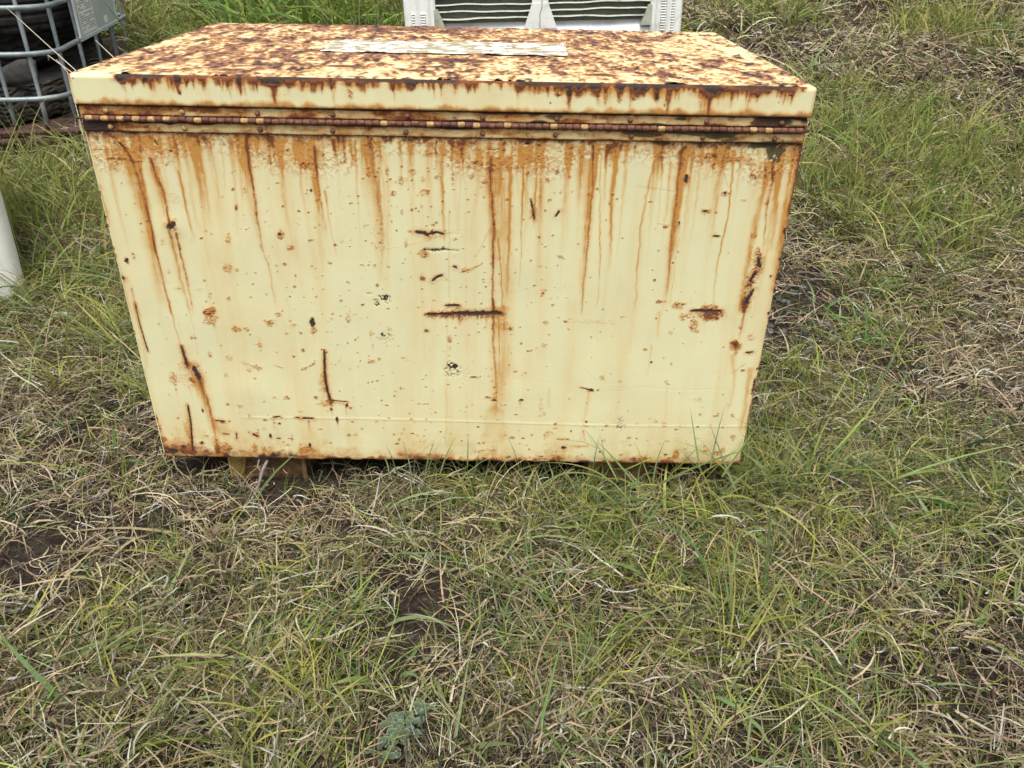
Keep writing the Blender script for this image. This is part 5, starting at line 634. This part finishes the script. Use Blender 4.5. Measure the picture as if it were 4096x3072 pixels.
for a in (.1,.55,1.05):
    for b in (.1,.75,1.4): m_ = MB(); m_.tube([cp_(a,b,.19), cp_(a,b,min(.16,float(hgt(*cp_(a,b,0).to_2d()))-.02))], .03, 8); m_.build('base_leg', M_pal, cage, True)
# tyres
M_tyre = simple('old_tyre_rubber', (.014,.014,.015), (.045,.042,.038), 24, .75, 0, .4, .003, spec=.3)
M_tyred = simple('dusty_tyre_tread', (.022,.020,.018), (.10,.088,.07), 30, .9, 0, .7, .004, spec=.2)
def tyre(name, label, c, R, wd, tilt, mt_, zrot=0, style=0):
    t = empty(name, tuple(c)); tag(t, label, 'tyre', 'old tyres stacked inside the cage')
    M = Matrix.Translation(c)@Matrix.Rotation(zrot,4,'Z')@Matrix.Rotation(tilt,4,'X')
    n = 144; w2 = wd/2; V = []; nv = 17
    for k in range(n):
        a = 2*math.pi*k/n
        for i in range(nv):
            u = -1+2*i/(nv-1); z = u*w2*.84; r = R-.010*abs(u)**3
            g = (i % 4 == 2); zz = z
            if style: zz = z+.006*(1 if (k//3)%2 else -1)
            if g: r -= .011
            elif abs(u) > .7 and (k % 4 == 0): r -= .012
            elif style and (k % 5 == 0) and i % 4 in (0,): r -= .006
            V.append((r*math.cos(a), r*math.sin(a), zz))
    F = [(k*nv+i, ((k+1)%n)*nv+i, ((k+1)%n)*nv+i+1, k*nv+i+1) for k in range(n) for i in range(nv-1)]
    m_ = MB(); m_.add([M@Vector(p) for p in V], F); m_.build('tread', mt_, t)
    for s in (-1,1):
        prof = [(R-.010, s*w2*.84),(R-.022,s*w2*.93),(R-.05,s*w2*.99),(R-.10,s*w2*1.02),(R-.105,s*w2*1.04),(R-.115,s*w2*1.02),(R-.16,s*w2*.92),(R-.20,s*w2*.74),(R-.215,s*w2*.70),(R-.225,s*w2*.62),(R-.215,s*w2*.52),(R-.13,s*w2*.80),(R-.04,s*w2*.75),(R-.03,0)]
        m_ = MB(); m_.lathe(prof, 72, M); m_.build('sidewall', M_tyre, t, True)
    return t
tc = cp_(.55,.60,0)
tyre('tyre', 'dusty worn tyre with deep zigzag tread lying lowest in the cage', cp_(.56,.56,.300), .50, .165, math.radians(3), M_tyred, .3, 1)
tyre('tyre', 'tilted black tyre second from the bottom of the stack, light rim line showing', cp_(.60,.62,.470), .46, .17, math.radians(-4), M_tyre, .5, 1)
tyre('tyre', 'broad black tyre in the middle of the stack, behind the lower cage openings', cp_(.54,.60,.650), .50, .19, math.radians(2), M_tyre, .9)
tyre('tyre', 'black tyre at the top edge of the photo behind the upper left cage openings', cp_(.57,.62,.835), .48, .18, math.radians(-4), M_tyre, .2)
tyre('tyre', 'black tyre of the rear stack, lower one, beside the lid corner', cp_(.52,1.0,.34), .47, .20, math.radians(2), M_tyre, .4)
tyre('tyre', 'ribbed black tyre of the rear stack standing out to the right behind the plate', cp_(.50,1.0,.545), .47, .19, math.radians(-2), M_tyre, .8)
# torn piece of tyre lying between bars at the corner
m_ = MB(); V = []; F = []; n = 16
for i in range(n+1):
    t = i/n; c = cp_(.10+.22*t, .10+.10*math.sin(t*2.5), .435-.055*t)
    for j in range(5): s = j/4-.5; V.append(tuple(c+Vector((0,-.012*math.cos(s*2.6)-.006*math.sin(t*30)*(j%2), s*(.075+.02*math.sin(t*5))))))
for i in range(n):
    for j in range(4): F.append((i*5+j, i*5+j+1, (i+1)*5+j+1, (i+1)*5+j))
m_.add(V, F); o = m_.build('tyre_scrap', simple('grey_rubber_scrap', (.035,.034,.032), (.085,.08,.072), 35, .8, 0, .5, .003), None, True); sm = o.modifiers.new('thick','SOLIDIFY'); sm.thickness = .012
tag(o, 'torn grey flap of tyre rubber lying just inside the cage corner', 'rubber scrap')
# ------------------------------------------------------------------ white container at the left edge
wb = empty('white_container', (-1.0,1.05,0)); tag(wb, 'smudged white plastic container cut off by the left edge of the photo', 'container')
WBM = Matrix.Translation((-.712,.850,float(hgt(-.75,.87))-.03))@Matrix.Rotation(math.radians(38),4,'Z')
def wshell(x0, x1, y0, y1, z0, z1, r, t):
    nz = 24; m_ = MB(); ring = perim(x0, x1, y0, y1, r, .03, .03, 8)[0]; n = len(ring); V = []; cx, cy = (x0+x1)/2, (y0+y1)/2
    prof = [(z0+(z1-z0)*i/nz, 1.0-.05*(1-i/nz)**2-(.03 if i == 0 else 0)) for i in range(nz+1)]+[(z1+.004,.995),(z1,.98)]+[(z0+.03,.93)]
    for z, s in prof:
        for (x,y) in ring: V.append(WBM@Vector((cx+(x-cx)*s, cy+(y-cy)*s, z)))
    F = [(k*n+i, k*n+(i+1)%n, (k+1)*n+(i+1)%n, (k+1)*n+i) for k in range(len(prof)-1) for i in range(n)]; F.append(tuple(range(n-1,-1,-1))); F.append(tuple((len(prof)-1)*n+i for i in range(n)))
    m_.add(V, F); return m_
wshell(-.55,0,0,.5,0,.50,.045,.01).build('tub', plastic('smudged_white_plastic', (.86,.86,.82), (.45,.46,.42), 9, .35), wb, True, 40)
m_ = MB(); ring = perim(-.56,.01,-.01,.51,.05,.03,.03,8)[0]; m_.tube([WBM@Vector((x,y,.50)) for x,y in ring], .014, 8, True); m_.build('rim', plastic('white_rim', (.82,.82,.78), (.4,.4,.36), 12, .3), wb, True)
# ------------------------------------------------------------------ grass
def in_view(x, y, m=.33):
    d = y+1.353; return np.abs(x-.705) < m+.68*np.clip(d,0,None)
def keep_out(x, y):
    chest_ = (x > -.01) & (x < 1.21) & (y > .03) & (y < D+.02)
    a = (x-P0.x)*E1.x+(y-P0.y)*E1.y; b = (x-P0.x)*E2.x+(y-P0.y)*E2.y
    cg = (a > .0) & (a < CL) & (b > .0) & (b < CS)
    bn = (x > .29) & (x < 1.45) & (y > 2.42) & (y < 3.45)
    wx = (x+.725)*math.cos(.663)+(y-.855)*math.sin(.663); wy = -(x+.725)*math.sin(.663)+(y-.855)*math.cos(.663)
    return chest_ | cg | bn | ((wx < -.03) & (wx > -.52) & (wy > .03) & (wy < .47))
def scatter(n, ymax=6.2, dpow=1.5, dref=2.1):
    out = []; tot = 0
    while tot < n:
        y = rng.uniform(-1.15, ymax, n*3); x = rng.uniform(-5.0, 6.4, n*3); d = y+1.353
        p = np.minimum(1, (dref/np.maximum(d,.3))**dpow)
        k = in_view(x,y) & ~keep_out(x,y) & (rng.random(len(x)) < p)
        out.append(np.stack([x[k],y[k]],-1)); tot += int(k.sum())
    return np.concatenate(out)[:n]
def clamp_box(P):
    x, y, z = P[...,0], P[...,1], P[...,2]
    inside = (x > -.006) & (x < 1.206) & (y > -.0135) & (y < D+.012) & (z > -.003) & (z < H+.01)
    jit = rng.random(x.shape)*.004
    front = inside & (y < .25); y[front] = -.0145-jit[front]
    lef = inside & ~front & (x < .3); x[lef] = -.007-jit[lef]
    rig = inside & ~front & (x > .9); x[rig] = 1.207+jit[rig]
def blades(base, az_, el_, L_, wd, curl, yaw, col_, nseg=4, tip=None, zoff=None, wprof='leaf', twist=None):
    N = len(base); P = np.zeros((N,nseg+1,3)); P[:,0] = base
    if zoff is not None: P[:,0,2] += zoff
    T = np.zeros((N,nseg+1,3))
    for k in range(nseg+1):
        t = k/nseg; e = el_+curl*t; a = az_+yaw*t
        T[:,k] = np.stack([np.cos(e)*np.cos(a), np.cos(e)*np.sin(a), np.sin(e)], -1)
        if k < nseg: P[:,k+1] = P[:,k]+T[:,k]*(L_/nseg)[:,None]
    gz = hgt(P[...,0], P[...,1])+.002; P[...,2] = np.maximum(P[...,2], gz+rng.random(P.shape[:2])*.004); P[:,0,2] = np.minimum(P[:,0,2], gz[:,0]+(.03 if zoff is not None else 0))
    clamp_box(P)
    tw = (twist if twist is not None else rng.normal(0,.5,N))
    a = az_[:,None]+yaw[:,None]*np.linspace(0,1,nseg+1)[None]
    perp = np.stack([-np.sin(a), np.cos(a), np.zeros_like(a)], -1); up = np.cross(T, perp)
    tws = tw[:,None]+np.linspace(0,.8,nseg+1)[None]*np.sign(tw)[:,None]
    S = perp*np.cos(tws)[...,None]+up*np.sin(tws)[...,None]
    t = np.linspace(0,1,nseg+1)
    pr_ = {'leaf': np.array([.75]+[1-(.0+q**2.2)*.96 for q in t[1:]]), 'stem': 1-.35*t}[wprof]
    w_ = (wd[:,None]*pr_[None])[...,None]*.5
    V = np.stack([P-S*w_, P+S*w_], 2).reshape(-1,3)
    i0 = (np.arange(N)*(nseg+1)*2)[:,None]+(np.arange(nseg)*2)[None]
    F = np.stack([i0, i0+1, i0+3, i0+2], -1).reshape(-1,4)
    cc = np.repeat(col_[:,None,:], nseg+1, 1)
    if tip is not None: cc = cc*(1-(t**1.6)[None,:,None]*tip[:,None,None]) + np.array([.42,.34,.15])[None,None]*(t**1.6)[None,:,None]*tip[:,None,None]
    C = np.repeat(cc[:,:,None,:], 2, 2).reshape(-1,3)
    return V, F, C
def emit(name, sets, m, label, cat):
    V, F, C, off = [], [], [], 0
    for v, f, c in sets: V.append(v); F.append(f+off); C.append(c); off += len(v)
    me = raw_mesh(name, np.concatenate(V), np.concatenate(F), True, {'tint': np.concatenate(C)})
    return tag(link(name, me, m), label, cat, kind='stuff')
def pal(n, cols, w, jit=.16):
    cols = np.array(cols); k = rng.choice(len(cols), n, p=np.array(w)/sum(w)); return np.clip(cols[k]*np.exp(rng.normal(0,jit,(n,1)))*np.exp(rng.normal(0,.05,(n,3))), .003, .47)
FEET = [(.56,-.60,.05,1.),(.59,-.575,.03,.9),(.535,-.66,.035,.9),(.17,-.03,.05,1.),(.24,-.03,.05,1.),(.97,-.02,.05,.9)]
def dens(xy, bare_w=1.0):
    x, y = xy[:,0], xy[:,1]; return np.clip((1-bare_w*field(BARE+FEET,x,y,1.0)), .02, 1)
def gnd(xy): return np.concatenate([xy, hgt(xy[:,0],xy[:,1])[:,None]], 1)
def lod(xy): return np.clip((xy[:,1]+1.353)/2.0, .8, 2.6)
# litter: short dark and grey-brown bits flat on the soil
xy = scatter(70000, dpow=1.6); n = len(xy)
lit = blades(gnd(xy), rng.uniform(0,6.28,n), rng.normal(.05,.15,n), rng.uniform(.012,.05,n)*lod(xy)**.5, rng.uniform(.0012,.0028,n)*lod(xy), rng.normal(0,.5,n), rng.normal(0,.6,n), pal(n, [(.045,.033,.024),(.08,.062,.045),(.020,.015,.011),(.20,.165,.12)], [3,2,4,.5]), 2, zoff=rng.uniform(0,.008,n), wprof='stem')
# straw mat: curled dry blades, lying, locally combed
xy = scatter(170000); xy = xy[rng.random(len(xy)) < dens(xy, 1.0)*np.clip(.05+1.5*ss(.25,.75,fbm(xy[:,0]*7,xy[:,1]*7,401,3)),.05,1)]; n = len(xy)
flow = fbm(xy[:,0]*2.5, xy[:,1]*2.5, 403, 2)*12.0; ld_ = lod(xy)
straw = blades(gnd(xy), flow+rng.normal(0,1.1,n), rng.normal(.22,.28,n), np.minimum(rng.gamma(4,.016,n),.11)*ld_**.35, (.0014+.0030*rng.random(n)**1.4)*ld_**.8, rng.normal(-.5,.7,n), rng.normal(0,.9,n), pal(n, [(.44,.355,.24),(.31,.245,.165),(.60,.51,.37),(.115,.087,.064),(.24,.22,.12),(.35,.26,.175),(.055,.041,.031)], [2.4,2.4,1.1,2.8,1.6,1.5,3.2], .26), 4, zoff=.045*rng.random(n)**1.1*(1-field(BARE,xy[:,0],xy[:,1])*.8), wprof='stem')
emit('straw', [lit, straw], M_straw, 'matted dry brown straw covering the soil', 'dry grass')
# green blades in tufts
def tufts(nt_, per, Lm, wm, elm, cols, w, ymax=6.2, spread=.02, gw=1.0, centers=None, tipm=.5, curl=-1.0):
    c = scatter(nt_*3, ymax, 1.15) if centers is None else centers
    if centers is None:
        g = field(GREEN, c[:,0], c[:,1], 1.1); pk = np.clip((.05+gw*g*.9+.38*ss(.5,.68,fbm(c[:,0]*2.2,c[:,1]*2.2,411,3)))*dens(c,.92), 0, 1)
        c = c[rng.random(len(c)) < pk][:nt_]
    k = rng.poisson(per, len(c))+1; idx = np.repeat(np.arange(len(c)), k); n = len(idx); ang = rng.uniform(0,6.28,n)
    xy = c[idx]+np.stack([np.cos(ang),np.sin(ang)],-1)*(rng.random(n)*spread)[:,None]; ld_ = lod(xy)
    tl = np.exp(rng.normal(0,.3,len(c)))[idx]; bias = rng.normal(0,.5,(len(c),2))[idx]; aa = np.arctan2(np.sin(ang)+bias[:,1], np.cos(ang)+bias[:,0])
    th = pal(len(c), cols, w, .12)[idx]*np.exp(rng.normal(0,.12,(n,1)))
    ko = keep_out(xy[:,0],xy[:,1]); g3 = gnd(xy)
    sel = ~ko
    r = lambda a: a[sel]
    L_ = Lm*tl*np.exp(rng.normal(0,.35,n)); 
    return blades(r(g3), r(aa), r(np.clip(rng.normal(elm,.35,n),.05,1.5)), r(L_), r(wm*np.exp(rng.normal(0,.35,n))*ld_**.8), r(rng.normal(curl,.5,n)), r(rng.normal(0,.45,n)), r(th), 5, tip=r(np.clip(rng.normal(tipm,.35,n),0,1)), twist=r(rng.normal(0,.45,n)))
G1 = [(.17,.225,.036),(.25,.305,.050),(.10,.155,.042),(.38,.375,.095),(.19,.23,.10)]
G2 = [(.09,.155,.055),(.16,.22,.085),(.24,.28,.14)]
sets = [tufts(7500, 6, .075, .0030, .75, G1, [3,3,2,2,1.5], tipm=.35),
        tufts(2800, 4, .085, .0044, .6, G2, [2,2,2], tipm=.3, spread=.03),
        tufts(900, 4, .095, .0058, .7, [(.10,.19,.055),(.17,.26,.085),(.24,.30,.13)], [2,2,1], tipm=.25, spread=.02, curl=-1.0),
        tufts(8500, 8, .045, .0014, .9, G1, [3,3,2,3,1], tipm=.3, curl=-.7, spread=.03)]
emit('green_grass', sets, M_green, 'green blades of grass growing up through the straw', 'grass')
# long grass: tussocks on the bank, lush growth behind the chest, tufts against its corners
def pts_in(box, n): return np.stack([rng.uniform(box[0],box[1],n), rng.uniform(box[2],box[3],n)], -1)
back = pts_in((-1.2,.25,2.9,4.9), 420); back = back[~keep_out(back[:,0],back[:,1]) & ~((back[:,0] < -.75) & (back[:,1] < 3.7))]
bank = np.concatenate([rng.normal((a,b),(s*.8,s*.8),(int(70*s*w*6)+20,2)) for a,b,s,w in GREEN if b > 1.2])
cor = np.concatenate([rng.normal((1.30,.0),(.08,.05),(42,2)), rng.normal((1.02,-.05),(.10,.02),(9,2)), rng.normal((-.72,.78),(.2,.2),(75,2)), rng.normal((-.30,.6),(.14,.22),(50,2)), rng.normal((-1.1,1.45),(.22,.10),(45,2))])
midf = np.stack([rng.uniform(.40,.95,26), rng.normal(-.035,.02,26)], -1)
lng = [tufts(0, 10, .30, .0060, 1.0, [(.14,.23,.03),(.23,.33,.055),(.09,.17,.04)], [2,2,1], centers=back, spread=.05, tipm=.15, curl=-1.3),
       tufts(0, 8, .125, .0032, 1.15, [(.16,.23,.045),(.23,.30,.065),(.30,.31,.10)], [2,2,2], centers=bank, spread=.05, tipm=.4, curl=-.8),
       tufts(0, 6, .125, .0038, .9, G2+[(.24,.30,.065),(.34,.35,.10)], [1,2,1,3,2], centers=cor, spread=.04, tipm=.3, curl=-.9),
       tufts(0, 5, .085, .0036, 1.0, [(.11,.16,.045),(.15,.20,.06)], [1,1], centers=midf, spread=.02, tipm=.15, curl=-.9)]
emit('long_grass', lng, M_green, 'longer green tussock grass on the bank and against the chest', 'grass')
bk = scatter(9000, 6.0); bk = bk[(bk[:,1] > 1.0)][:5200]; dry = tufts(0, 5, .10, .0026, .7, [(.38,.31,.18),(.29,.23,.14),(.50,.42,.27),(.22,.20,.10),(.08,.06,.045)], [2,2,1,1,1.5], centers=bk, spread=.05, tipm=0, curl=-1.5)
fr = scatter(5200, 1.2); fr = fr[rng.random(len(fr)) < dens(fr)]; dry2 = tufts(0, 5, .060, .0022, .6, [(.46,.38,.24),(.36,.28,.17),(.56,.48,.33),(.26,.22,.12)], [2,2,1,1], centers=fr, spread=.03, tipm=0, curl=-1.0)
tallb = pts_in((-.3,.30,2.5,4.3), 90); tall = tufts(0, 3, .42, .0024, 1.35, [(.22,.20,.11),(.16,.14,.09),(.26,.27,.12)], [1,1,1], centers=tallb, spread=.05, tipm=.3, curl=-.4)
emit('dry_tussocks', [dry, dry2, tall], M_straw, 'pale dead grass tussocks standing among the green', 'dry grass')
# ------------------------------------------------------------------ single blades that cross the chest front
def blade_obj(name, pts, w, c, label, cat='grass blade', group=None):
    P = np.array(pts, float); n = 24; t = np.linspace(0,1,n); q = np.linspace(0,1,len(P))
    if len(P) == 3:
        b = ((1-t)**2)[:,None]*P[0]+(2*t*(1-t))[:,None]*P[1]+(t**2)[:,None]*P[2]
    else: b = np.stack([np.interp(t,q,P[:,k]) for k in range(3)], -1)
    T = np.gradient(b, axis=0); T /= np.linalg.norm(T,axis=1)[:,None]; view = b-np.array(CAM); S = np.cross(T, np.array([.25,-1,.5])); S /= np.linalg.norm(S,axis=1)[:,None]
    ww = (w*.5*(1-t**2.5*.95)*(.7+.3*np.minimum(1,t*6)))[:,None]; up = np.cross(S,T)*(w*.18)
    V = np.stack([b-S*ww, b+up, b+S*ww], 1).reshape(-1,3)
    F = np.concatenate([np.array([[i*3+k,i*3+k+1,(i+1)*3+k+1,(i+1)*3+k] for k in range(2)]) for i in range(n-1)])
    me = raw_mesh(name, V, F, True, {'tint': np.repeat(np.array(c)[None],len(V),0)*(.85+.3*np.repeat(t,3)[:,None])})
    return tag(link(name, me, M_green), label, cat, group)
GB = 'green blades standing in front of the chest'
BL = [([(0.9302, -0.1, 0.028), (0.9091, -0.06, 0.0603), (0.8705, -0.03, 0.0981)], 0.0035, (0.17, 0.23, 0.07), 'green blade left of a crossing pair, leaning left over the lower right front'), ([(0.9843, -0.12, 0.0047), (0.9364, -0.07, 0.0511), (0.8945, -0.03, 0.0729)], 0.0045, (0.13, 0.19, 0.06), 'broad bluish green blade slanting left over the lower right chest edge'), ([(1.0008, -0.1, 0.0065), (1.007, -0.05, 0.0379), (1.0333, -0.02, 0.0798)], 0.0035, (0.13, 0.19, 0.06), 'upright green blade rising over the bottom edge right of the slanting pair'), ([(1.0865, -0.1, 0.0644), (1.0771, -0.06, 0.113), (1.0704, -0.03, 0.1538)], 0.0038, (0.17, 0.23, 0.07), 'thin tall blade standing nearly straight before the lower right chest corner'), ([(1.1071, -0.1, 0.0647), (1.1226, -0.05, 0.0961), (1.1398, -0.02, 0.1553)], 0.0035, (0.16, 0.2, 0.12), 'tallest blade with a dark seed head before the lower right chest corner'), ([(1.1261, -0.12, 0.0577), (1.1593, -0.08, 0.0789), (1.2029, -0.05, 0.1357)], 0.005, (0.17, 0.23, 0.07), 'bright green blade crossing the right bottom corner of the chest upwards to the right'), ([(1.1582, -0.12, 0.0248), (1.1392, -0.08, 0.0619), (1.1071, -0.05, 0.134)], 0.0045, (0.16, 0.2, 0.12), 'pale blade slanting up to the left at the right bottom corner of the chest'), ([(0.9871, -0.12, 0.0218), (1.0801, -0.08, 0.0609), (1.2207, -0.05, 0.0867)], 0.0045, (0.13, 0.19, 0.06), 'long blade lying low across the right bottom corner of the chest'), ([(0.6326, -0.05, 0.0198), (0.6338, -0.03, 0.0513), (0.6327, -0.02, 0.0805)], 0.0026, (0.13, 0.19, 0.06), 'short straight blade before the middle of the chest bottom edge'), ([(0.5769, -0.06, 0.0031), (0.5857, -0.04, 0.0404), (0.6084, -0.02, 0.0756)], 0.003, (0.17, 0.23, 0.07), 'curved blade leaning right, next to the short straight one'), ([(0.547, -0.06, 0.0026), (0.5532, -0.04, 0.0455), (0.5661, -0.02, 0.0636)], 0.0026, (0.13, 0.19, 0.06), 'slim blade leaning right, leftmost of the blades over the middle bottom edge'), ([(0.5203, -0.06, -0.0095), (0.5157, -0.04, 0.0392), (0.4989, -0.02, 0.0669)], 0.0026, (0.16, 0.2, 0.12), 'thin blade leaning left beside a forked tuft over the middle bottom edge'), ([(0.4742, -0.06, 0.0013), (0.4735, -0.03, 0.0256), (0.4473, -0.02, 0.0353)], 0.0026, (0.13, 0.19, 0.06), 'low blade bending left over the bottom edge left of the middle'), ([(1.3792, -0.05, -0.2834), (1.3838, -0.03, -0.1282), (1.4022, 0.02, -0.0422)], 0.006, (0.3, 0.33, 0.2), 'long pale flat blade standing upright in the grass right of the chest'), ([(0.7634, -0.1, -0.015), (0.8207, -0.02, 0.0304), (0.9297, -0.08, 0.0071)], 0.0045, (0.17, 0.23, 0.07), 'arching green blade bowed over in front of the dark gap under the chest'), ([(0.9687, -0.1, -0.0407), (0.9127, -0.04, 0.0405), (0.7829, -0.03, 0.0195)], 0.0035, (0.22, 0.22, 0.07), 'long yellowish blade arching left under the chest edge'), ([(1.6321, 0.3, -0.0504), (1.6684, 0.35, 0.0001), (1.7526, 0.4, 0.0264)], 0.006, (0.13, 0.19, 0.06), 'broad green blade arching to the right on the slope right of the chest')]
for pts, w, c, lb in BL: blade_obj('grass_blade', pts, w, c, lb, 'grass blade', GB)
# ------------------------------------------------------------------ grey stem by the left foot
M_stem = simple('weathered_stem', (.13,.115,.10), (.24,.215,.19), 60, .85, 0, .6, .002)
st_ = MB(); st_.tube([(0.1813,-0.06,-0.0969),(0.1888,-0.045,-0.0625),(0.1988,-0.03,-0.0439),(0.205,-0.02,-0.0215),(0.2119,-0.01,-0.0074),(0.212,0.01,-0.0099)], .004, 8, rr=[.0042,.0036,.0034,.0038,.0033,.0030]); st_.tube([(0.205,-0.02,-0.0215),(0.1955,-0.015,-0.0111),(0.1964,0.0,-0.0031)], .0018, 6)
tag(st_.build('dead_stem', M_stem, None, True), 'grey woody dead stem leaning against the chest bottom by its left foot', 'stem')
for pts, r, lb in [([(-0.4771, 0.95, 0.1539), (-0.4771, 0.95, 0.6039), (-0.6316, 1.15, 0.6266), (-1.0524, 1.7, 0.688)], 0.0012, 'long straight pale stalk crossing in front of the upper cage bars'), ([(-0.4862, 0.95, 0.1961), (-0.4862, 0.95, 0.5961), (-0.6768, 1.2, 0.6038), (-0.6782, 1.2, 0.5905)], 0.0012, 'short stalk with a bent tip in front of the lower cage opening'), ([(-0.5156, 0.98, 0.1937), (-0.5156, 0.98, 0.5937), (-0.628, 1.15, 0.6001)], 0.001, 'thin short stalk beside the bent one in front of the cage'), ([(-0.3406, 0.9, 0.2433), (-0.3406, 0.9, 0.6433), (-0.5243, 1.2, 0.6488)], 0.0012, 'pale stalk leaning left behind the lid, before the cage side')]:
    m_ = MB(); m_.tube(pts, r, 6); tag(m_.build('straw_stalk', simple('pale_stalk', (.50,.42,.30), (.62,.54,.40), 40, .7), None, True), lb, 'straw stalk')
# twigs on the ground
for (x0,y0,x1,y1,r,lb) in [(-0.0395, -0.2713, 0.0231, -0.1575, 0.003, 'brown twig lying diagonally in the straw at the left edge'), (0.0039, -0.2618, -0.0999, -0.0507, 0.0028, 'upright grey twig crossing the brown one at the left edge'), (-0.1585, -0.3697, -0.0835, -0.3529, 0.0045, 'thick pale twig on the bare soil at the left edge'), (-0.1392, -0.4038, 0.038, -0.3817, 0.0022, 'thin dark twig running right below the thick pale one'), (0.3702, -0.5716, 0.4362, -0.4802, 0.0024, 'black thin twig in the green tuft at the bottom left'), (1.5003, 0.7951, 1.6096, 0.8374, 0.0025, 'short pale twig lying on the bare soil right of the chest')]:
    n = 9; pts = []
    for i in range(n): t = i/(n-1); x = x0+(x1-x0)*t+.006*math.sin(t*7); y = y0+(y1-y0)*t+.005*math.sin(t*11+1); pts.append((x,y,float(hgt(x,y))+.010+.008*math.sin(t*3)))
    m_ = MB(); m_.tube(pts, r, 7, rr=[r*(1-.5*i/(n-1)) for i in range(n)]); tag(m_.build('twig', M_stem, None, True), lb, 'twig')
# ------------------------------------------------------------------ grey-leaved rosette weeds at the bottom edge
M_ros = leaf_mat('felted_leaf', .7, .15, .2)
def rosette(cx, cy, R, n, lb):
    base = empty('weed_rosette', (cx,cy,float(hgt(cx,cy)))); tag(base, lb, 'weed', 'grey-leaved weeds at the bottom edge'); zb_ = float(hgt(cx,cy))
    V, F, C, off = [], [], [], 0
    for i in range(n):
        a = i*2.4+rng.normal(0,.2); f = i/n; L_ = R*(.28+.5*f)*rng.uniform(.8,1.15); e0 = 1.2-.75*f; nu, nv_ = 7, 5
        jit = rng.normal(0,R*.32,2)
        for u in range(nu):
            t = u/(nu-1); e = e0-.5*t; r = L_*t*math.cos(e0*.8); z = .026+L_*t*math.sin(e)*.8; w = L_*.27*math.sin(math.pi*(.12+.86*t**1.5))
            for v in range(nv_):
                s = v/(nv_-1)*2-1; x = cx+jit[0]+r*math.cos(a)-s*w*math.sin(a); y = cy+jit[1]+r*math.sin(a)+s*w*math.cos(a); V.append((x, y, float(hgt(cx,cy))+z+abs(s)**1.5*w*.45))
                g = 1.0+1.2*(abs(s) > .9 or u == nu-1); C.append(np.array((.085,.115,.07))*g*(.6+.5*t))
        for u in range(nu-1):
            for v in range(nv_-1): F.append((off+u*nv_+v, off+u*nv_+v+1, off+(u+1)*nv_+v+1, off+(u+1)*nv_+v))
        off += nu*nv_
    link('leaves', raw_mesh('leaves', np.array(V), np.array(F), True, {'tint': np.array(C)}), M_ros, base)
rosette(.560,-.600,.032,60,'small grey-green felted weed rosette in the grass near the bottom edge')
rosette(.590,-.575,.024,24,'smaller folded grey weed rosette just above and right of the bigger one')
rosette(.548,-.648,.034,16,'open spoon-leaved grey weed cut by the bottom edge of the photo')
# ------------------------------------------------------------------ gravel and clods in the bare patches
def pebbles(name, n, L, cols, smin, smax, label, cat):
    V, F, C, off = [], [], [], 0; ico = []
    for i in range(4):
        for j in range(6): th = math.pi*(i+.5)/4; ph = 2*math.pi*j/6; ico.append((math.sin(th)*math.cos(ph), math.sin(th)*math.sin(ph), math.cos(th)))
    ico = np.array(ico); ff = [(i*6+j, (i+1)*6+j, (i+1)*6+(j+1)%6, i*6+(j+1)%6) for i in range(3) for j in range(6)]+[(0,1,2,3),(0,3,4,5),(18,21,20,19),(18,23,22,21)]
    wts = np.array([l[2]*l[3] for l in L]); wts /= wts.sum()
    for i in range(n):
        k = rng.choice(len(L), p=wts); x, y = rng.normal(L[k][0], L[k][2]*.9), rng.normal(L[k][1], L[k][2]*.9)
        if keep_out(np.array([x]),np.array([y]))[0]: continue
        s = smin+(smax-smin)*rng.random()**3; v = ico*np.array([s,s*rng.uniform(.6,1),s*rng.uniform(.4,.7)])*(1+rng.normal(0,.13,(24,1))); a = rng.uniform(0,6.28); ca, sa = math.cos(a), math.sin(a)
        v = np.stack([v[:,0]*ca-v[:,1]*sa+x, v[:,0]*sa+v[:,1]*ca+y, v[:,2]+float(hgt(x,y))+s*.2], -1); V.append(v); F += [tuple(q+off for q in f) for f in ff]; off += 24
        C.append(np.repeat((np.array(cols[rng.integers(len(cols))])*rng.uniform(.7,1.3))[None],24,0))
    me = raw_mesh(name, np.concatenate(V), np.array(F), False, {'tint': np.concatenate(C)}); m2, nt, b, out = mat(name); nt.links.new(mix(nt, noise(nt, 90, 5, .7, geo_pos(nt)), attr(nt,'tint').outputs['Color'], (.05,.045,.04)), b.inputs['Base Color']); b.inputs['Roughness'].default_value = .85
    tag(link(name, me, m2), label, cat, kind='stuff')
pebbles('gravel', 900, [l for l in BARE if l[0] > 1.4 and l[1] > .4 and l[1] < 1.5]+[BARE[0]], [(.10,.10,.10),(.06,.062,.065),(.18,.185,.19),(.10,.085,.07)], .002, .016, 'grey stone chips lying in the bare soil', 'gravel')
pebbles('soil_crumbs', 5000, BARE, [(.045,.032,.024),(.07,.05,.036),(.03,.022,.017)], .0012, .008, 'dark crumbs of soil in the bare patches', 'soil crumbs')
